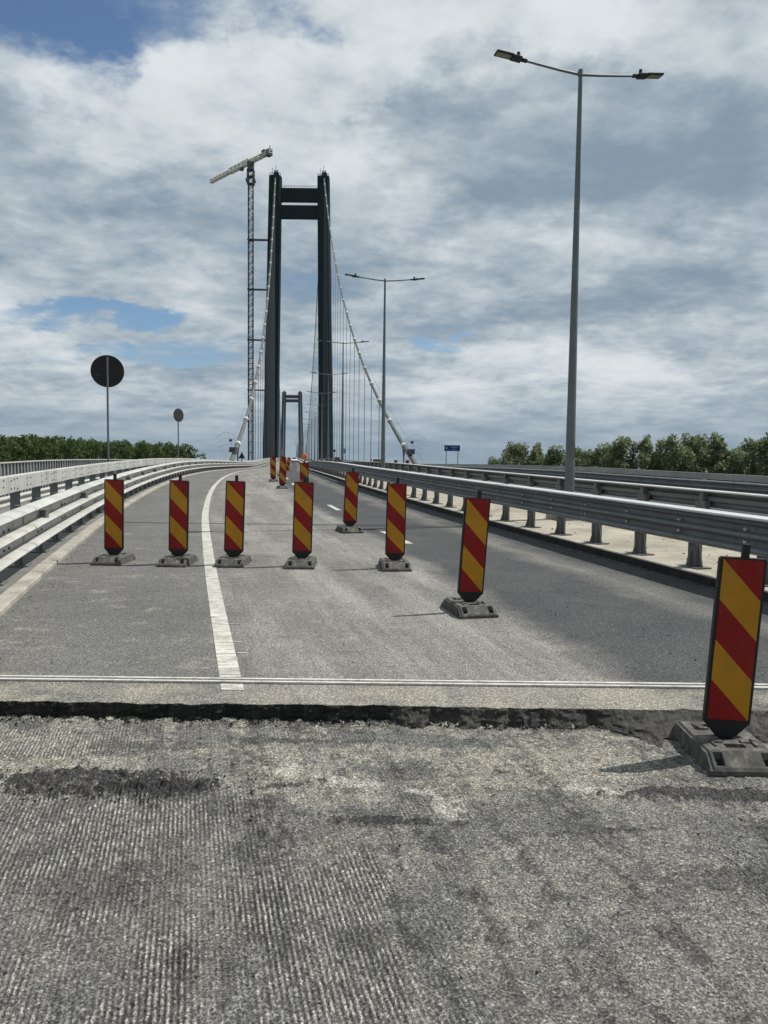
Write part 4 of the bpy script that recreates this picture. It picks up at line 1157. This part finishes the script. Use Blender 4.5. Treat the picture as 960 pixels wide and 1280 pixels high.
# ------------------------------------------------------------------ air
hz = MB(); hz.box((-100, 1000, 84.5), (2600, 2700, 193))
HZ_MAT = bpy.data.materials.new('air'); HZ_MAT.use_nodes = True
nt = HZ_MAT.node_tree; nt.nodes.remove(nt.nodes['Principled BSDF'])
pv = nt.nodes.new('ShaderNodeVolumePrincipled'); pv.inputs['Color'].default_value = (.80, .88, 1, 1); pv.inputs['Density'].default_value = .00003
nt.links.new(pv.outputs[0], nt.nodes['Material Output'].inputs['Volume'])
tag(hz.build('haze', HZ_MAT), kind='stuff')

# ------------------------------------------------------------------ sky and sun
SUN_EL, SUN_AZ = R(57), R(73)          # azimuth from +Y toward +X
w = bpy.data.worlds.new('World'); scene.world = w; w.use_nodes = True
nt = w.node_tree; N = nt.nodes; LK = nt.links
bg = N['Background']; bg.inputs['Strength'].default_value = .1
sky = N.new('ShaderNodeTexSky'); sky.sky_type = 'NISHITA'; sky.sun_disc = False
sky.sun_elevation = SUN_EL; sky.sun_rotation = SUN_AZ; sky.air_density = 1.0; sky.dust_density = .6; sky.ozone_density = 2.0
tc = N.new('ShaderNodeTexCoord'); sp = N.new('ShaderNodeSeparateXYZ'); LK.new(tc.outputs['Generated'], sp.inputs[0])
def mth(op, a, b=0.0, c=None):
    q = N.new('ShaderNodeMath'); q.operation = op
    for s_, v_ in zip(q.inputs, (a, b, c)):
        if v_ is None: continue
        if isinstance(v_, bpy.types.NodeSocket): LK.new(v_, s_)
        else: s_.default_value = v_
    return q.outputs[0]
def nz(vec, scale, detail, rough, dist=0.0, off=(0, 0, 0), stretch=(1, 1, 1)):
    mp = N.new('ShaderNodeMapping'); mp.inputs['Location'].default_value = off; mp.inputs['Scale'].default_value = stretch
    LK.new(vec, mp.inputs['Vector'])
    q = N.new('ShaderNodeTexNoise'); q.inputs['Scale'].default_value = scale; q.inputs['Detail'].default_value = detail
    q.inputs['Roughness'].default_value = rough; q.inputs['Distortion'].default_value = dist
    LK.new(mp.outputs[0], q.inputs['Vector']); return q.outputs['Fac']
def mixc(f, a, b):
    q = N.new('ShaderNodeMix'); q.data_type = 'RGBA'
    for s_, v_ in ((q.inputs[0], f), (q.inputs[6], a), (q.inputs[7], b)):
        if isinstance(v_, bpy.types.NodeSocket): LK.new(v_, s_)
        elif hasattr(v_, '__len__'): s_.default_value = (*v_, 1)
        else: s_.default_value = v_
    return q.outputs[2]
def rmp(f, a, b):
    q = N.new('ShaderNodeMapRange'); q.interpolation_type = 'SMOOTHSTEP'
    q.inputs[1].default_value = a; q.inputs[2].default_value = b; LK.new(f, q.inputs[0]); return q.outputs[0]
zc_ = mth('MAXIMUM', sp.outputs[2], 0.0)
den = mth('ADD', zc_, .20)
cx_ = mth('DIVIDE', sp.outputs[0], den); cy_ = mth('DIVIDE', sp.outputs[1], den)
cmb = N.new('ShaderNodeCombineXYZ'); LK.new(cx_, cmb.inputs[0]); LK.new(cy_, cmb.inputs[1])
cv = cmb.outputs[0]
big = nz(cv, .9, 4, .5, .2, (3.1, 1.7, 0))
mid_ = nz(cv, 2.2, 9, .56, .25, (7.3, 2.2, 1.0))
fine = nz(cv, 6.5, 9, .60, .15, (1.3, 9.2, 2.0))
tiny = nz(cv, 19, 8, .62, .1, (4.3, 2.2, 5.0), (1, 1.25, 1))
invy = mth('DIVIDE', 1.0, mth('MAXIMUM', sp.outputs[1], .05))
wx = nz(cv, 1.9, 6, .6, 0, (5, 1, 7)); wz = nz(cv, 2.3, 6, .6, 0, (2, 8, 3))
tx_ = mth('ADD', mth('MULTIPLY', sp.outputs[0], invy), mth('MULTIPLY', mth('SUBTRACT', wx, .5), .95))
tz_ = mth('ADD', mth('MULTIPLY', sp.outputs[2], invy), mth('MULTIPLY', mth('SUBTRACT', wz, .5), mth('ADD', .04, mth('MULTIPLY', zc_, .55))))
def gap(px, py, rx, ry):           # soft oval region of the sky around a compass bearing and height
    p = at(px, py, 1.0); e = at(px+rx, py, 1.0); f = at(px, py-ry, 1.0)
    a = mth('DIVIDE', mth('SUBTRACT', tx_, p.x), abs(e.x-p.x))
    b = mth('DIVIDE', mth('SUBTRACT', tz_, p.z-CAM_Z), abs(f.z-p.z))
    return rmp(mth('ADD', mth('MULTIPLY', a, a), mth('MULTIPLY', b, b)), 1.0, .0)
def total(lst):
    r = None
    for (px, py, rx, ry, am) in lst:
        t = mth('MULTIPLY', gap(px, py, rx, ry), am); r = t if r is None else mth('ADD', r, t)
    return r
cover = mth('ADD', mth('MULTIPLY', big, .35), mth('ADD', mth('MULTIPLY', mid_, .5), mth('ADD', mth('MULTIPLY', fine, .26), mth('MULTIPLY', tiny, .10))))
cover = mth('SUBTRACT', cover, total([(110, -20, 360, 120, .27), (30, 70, 200, 120, .14), (70, 398, 240, 24, .26), (60, 445, 230, 15, .20), (260, 440, 170, 18, .16), (545, 432, 75, 28, .22), (700, 445, 80, 20, .12)]))
mask = rmp(cover, .29, .53)
lum = mth('ADD', mth('ADD', mth('MULTIPLY', mid_, .80), mth('MULTIPLY', tiny, .15)), mth('ADD', mth('MULTIPLY', fine, .40), mth('MULTIPLY', big, .20)))
lum = mth('ADD', lum, total([(260, 130, 340, 130, .17), (560, 30, 280, 90, .13), (860, 40, 200, 90, .10), (100, 330, 260, 90, .07), (560, 260, 130, 60, .07), (700, 470, 300, 60, .10), (300, 60, 120, 40, .06)]))
lum = mth('SUBTRACT', lum, total([(800, 190, 380, 130, .14), (590, 115, 120, 50, .12), (640, 350, 300, 70, .08), (120, 235, 260, 60, .07), (900, 400, 260, 60, .06)]))
bright = rmp(lum, .54, 1.06)
ccol = mixc(bright, (2.35, 3.15, 3.95), (7.3, 7.8, 8.0))
skyc = N.new('ShaderNodeMix'); skyc.data_type = 'RGBA'; skyc.blend_type = 'MULTIPLY'; skyc.inputs[0].default_value = 1.0
LK.new(sky.outputs[0], skyc.inputs[6]); skyc.inputs[7].default_value = (.80, .92, 1.0, 1)
col = mixc(mask, skyc.outputs[2], ccol)
# low band of thin grey-blue air above the horizon
hzn = rmp(zc_, .10, .0)
col = mixc(mth('MULTIPLY', hzn, .8), col, (2.3, 3.15, 3.95))
LK.new(col, bg.inputs['Color'])
sd = bpy.data.lights.new('sun', 'SUN'); sd.energy = 4.9; sd.angle = R(.5); sd.color = (1, .965, .915)
so = bpy.data.objects.new('sun', sd); COL.objects.link(so)
dv = Vector((math.cos(SUN_EL)*math.sin(SUN_AZ), math.cos(SUN_EL)*math.cos(SUN_AZ), math.sin(SUN_EL)))
so.rotation_euler = dv.to_track_quat('Z', 'Y').to_euler(); so.location = (40, 10, 60)

# ------------------------------------------------------------------ camera
cd = bpy.data.cameras.new('camera'); cam = bpy.data.objects.new('camera', cd); COL.objects.link(cam)
cd.sensor_fit = 'VERTICAL'; cd.sensor_height = 36; cd.lens = 36*960/1280; cd.clip_start = .1; cd.clip_end = 20000
cam.matrix_world = CAM_M
scene.camera = cam
scene.view_settings.view_transform = 'Standard'; scene.view_settings.look = 'None'; scene.view_settings.exposure = 0; scene.view_settings.gamma = 1
scene.cycles.volume_bounces = 0; scene.cycles.max_bounces = 6
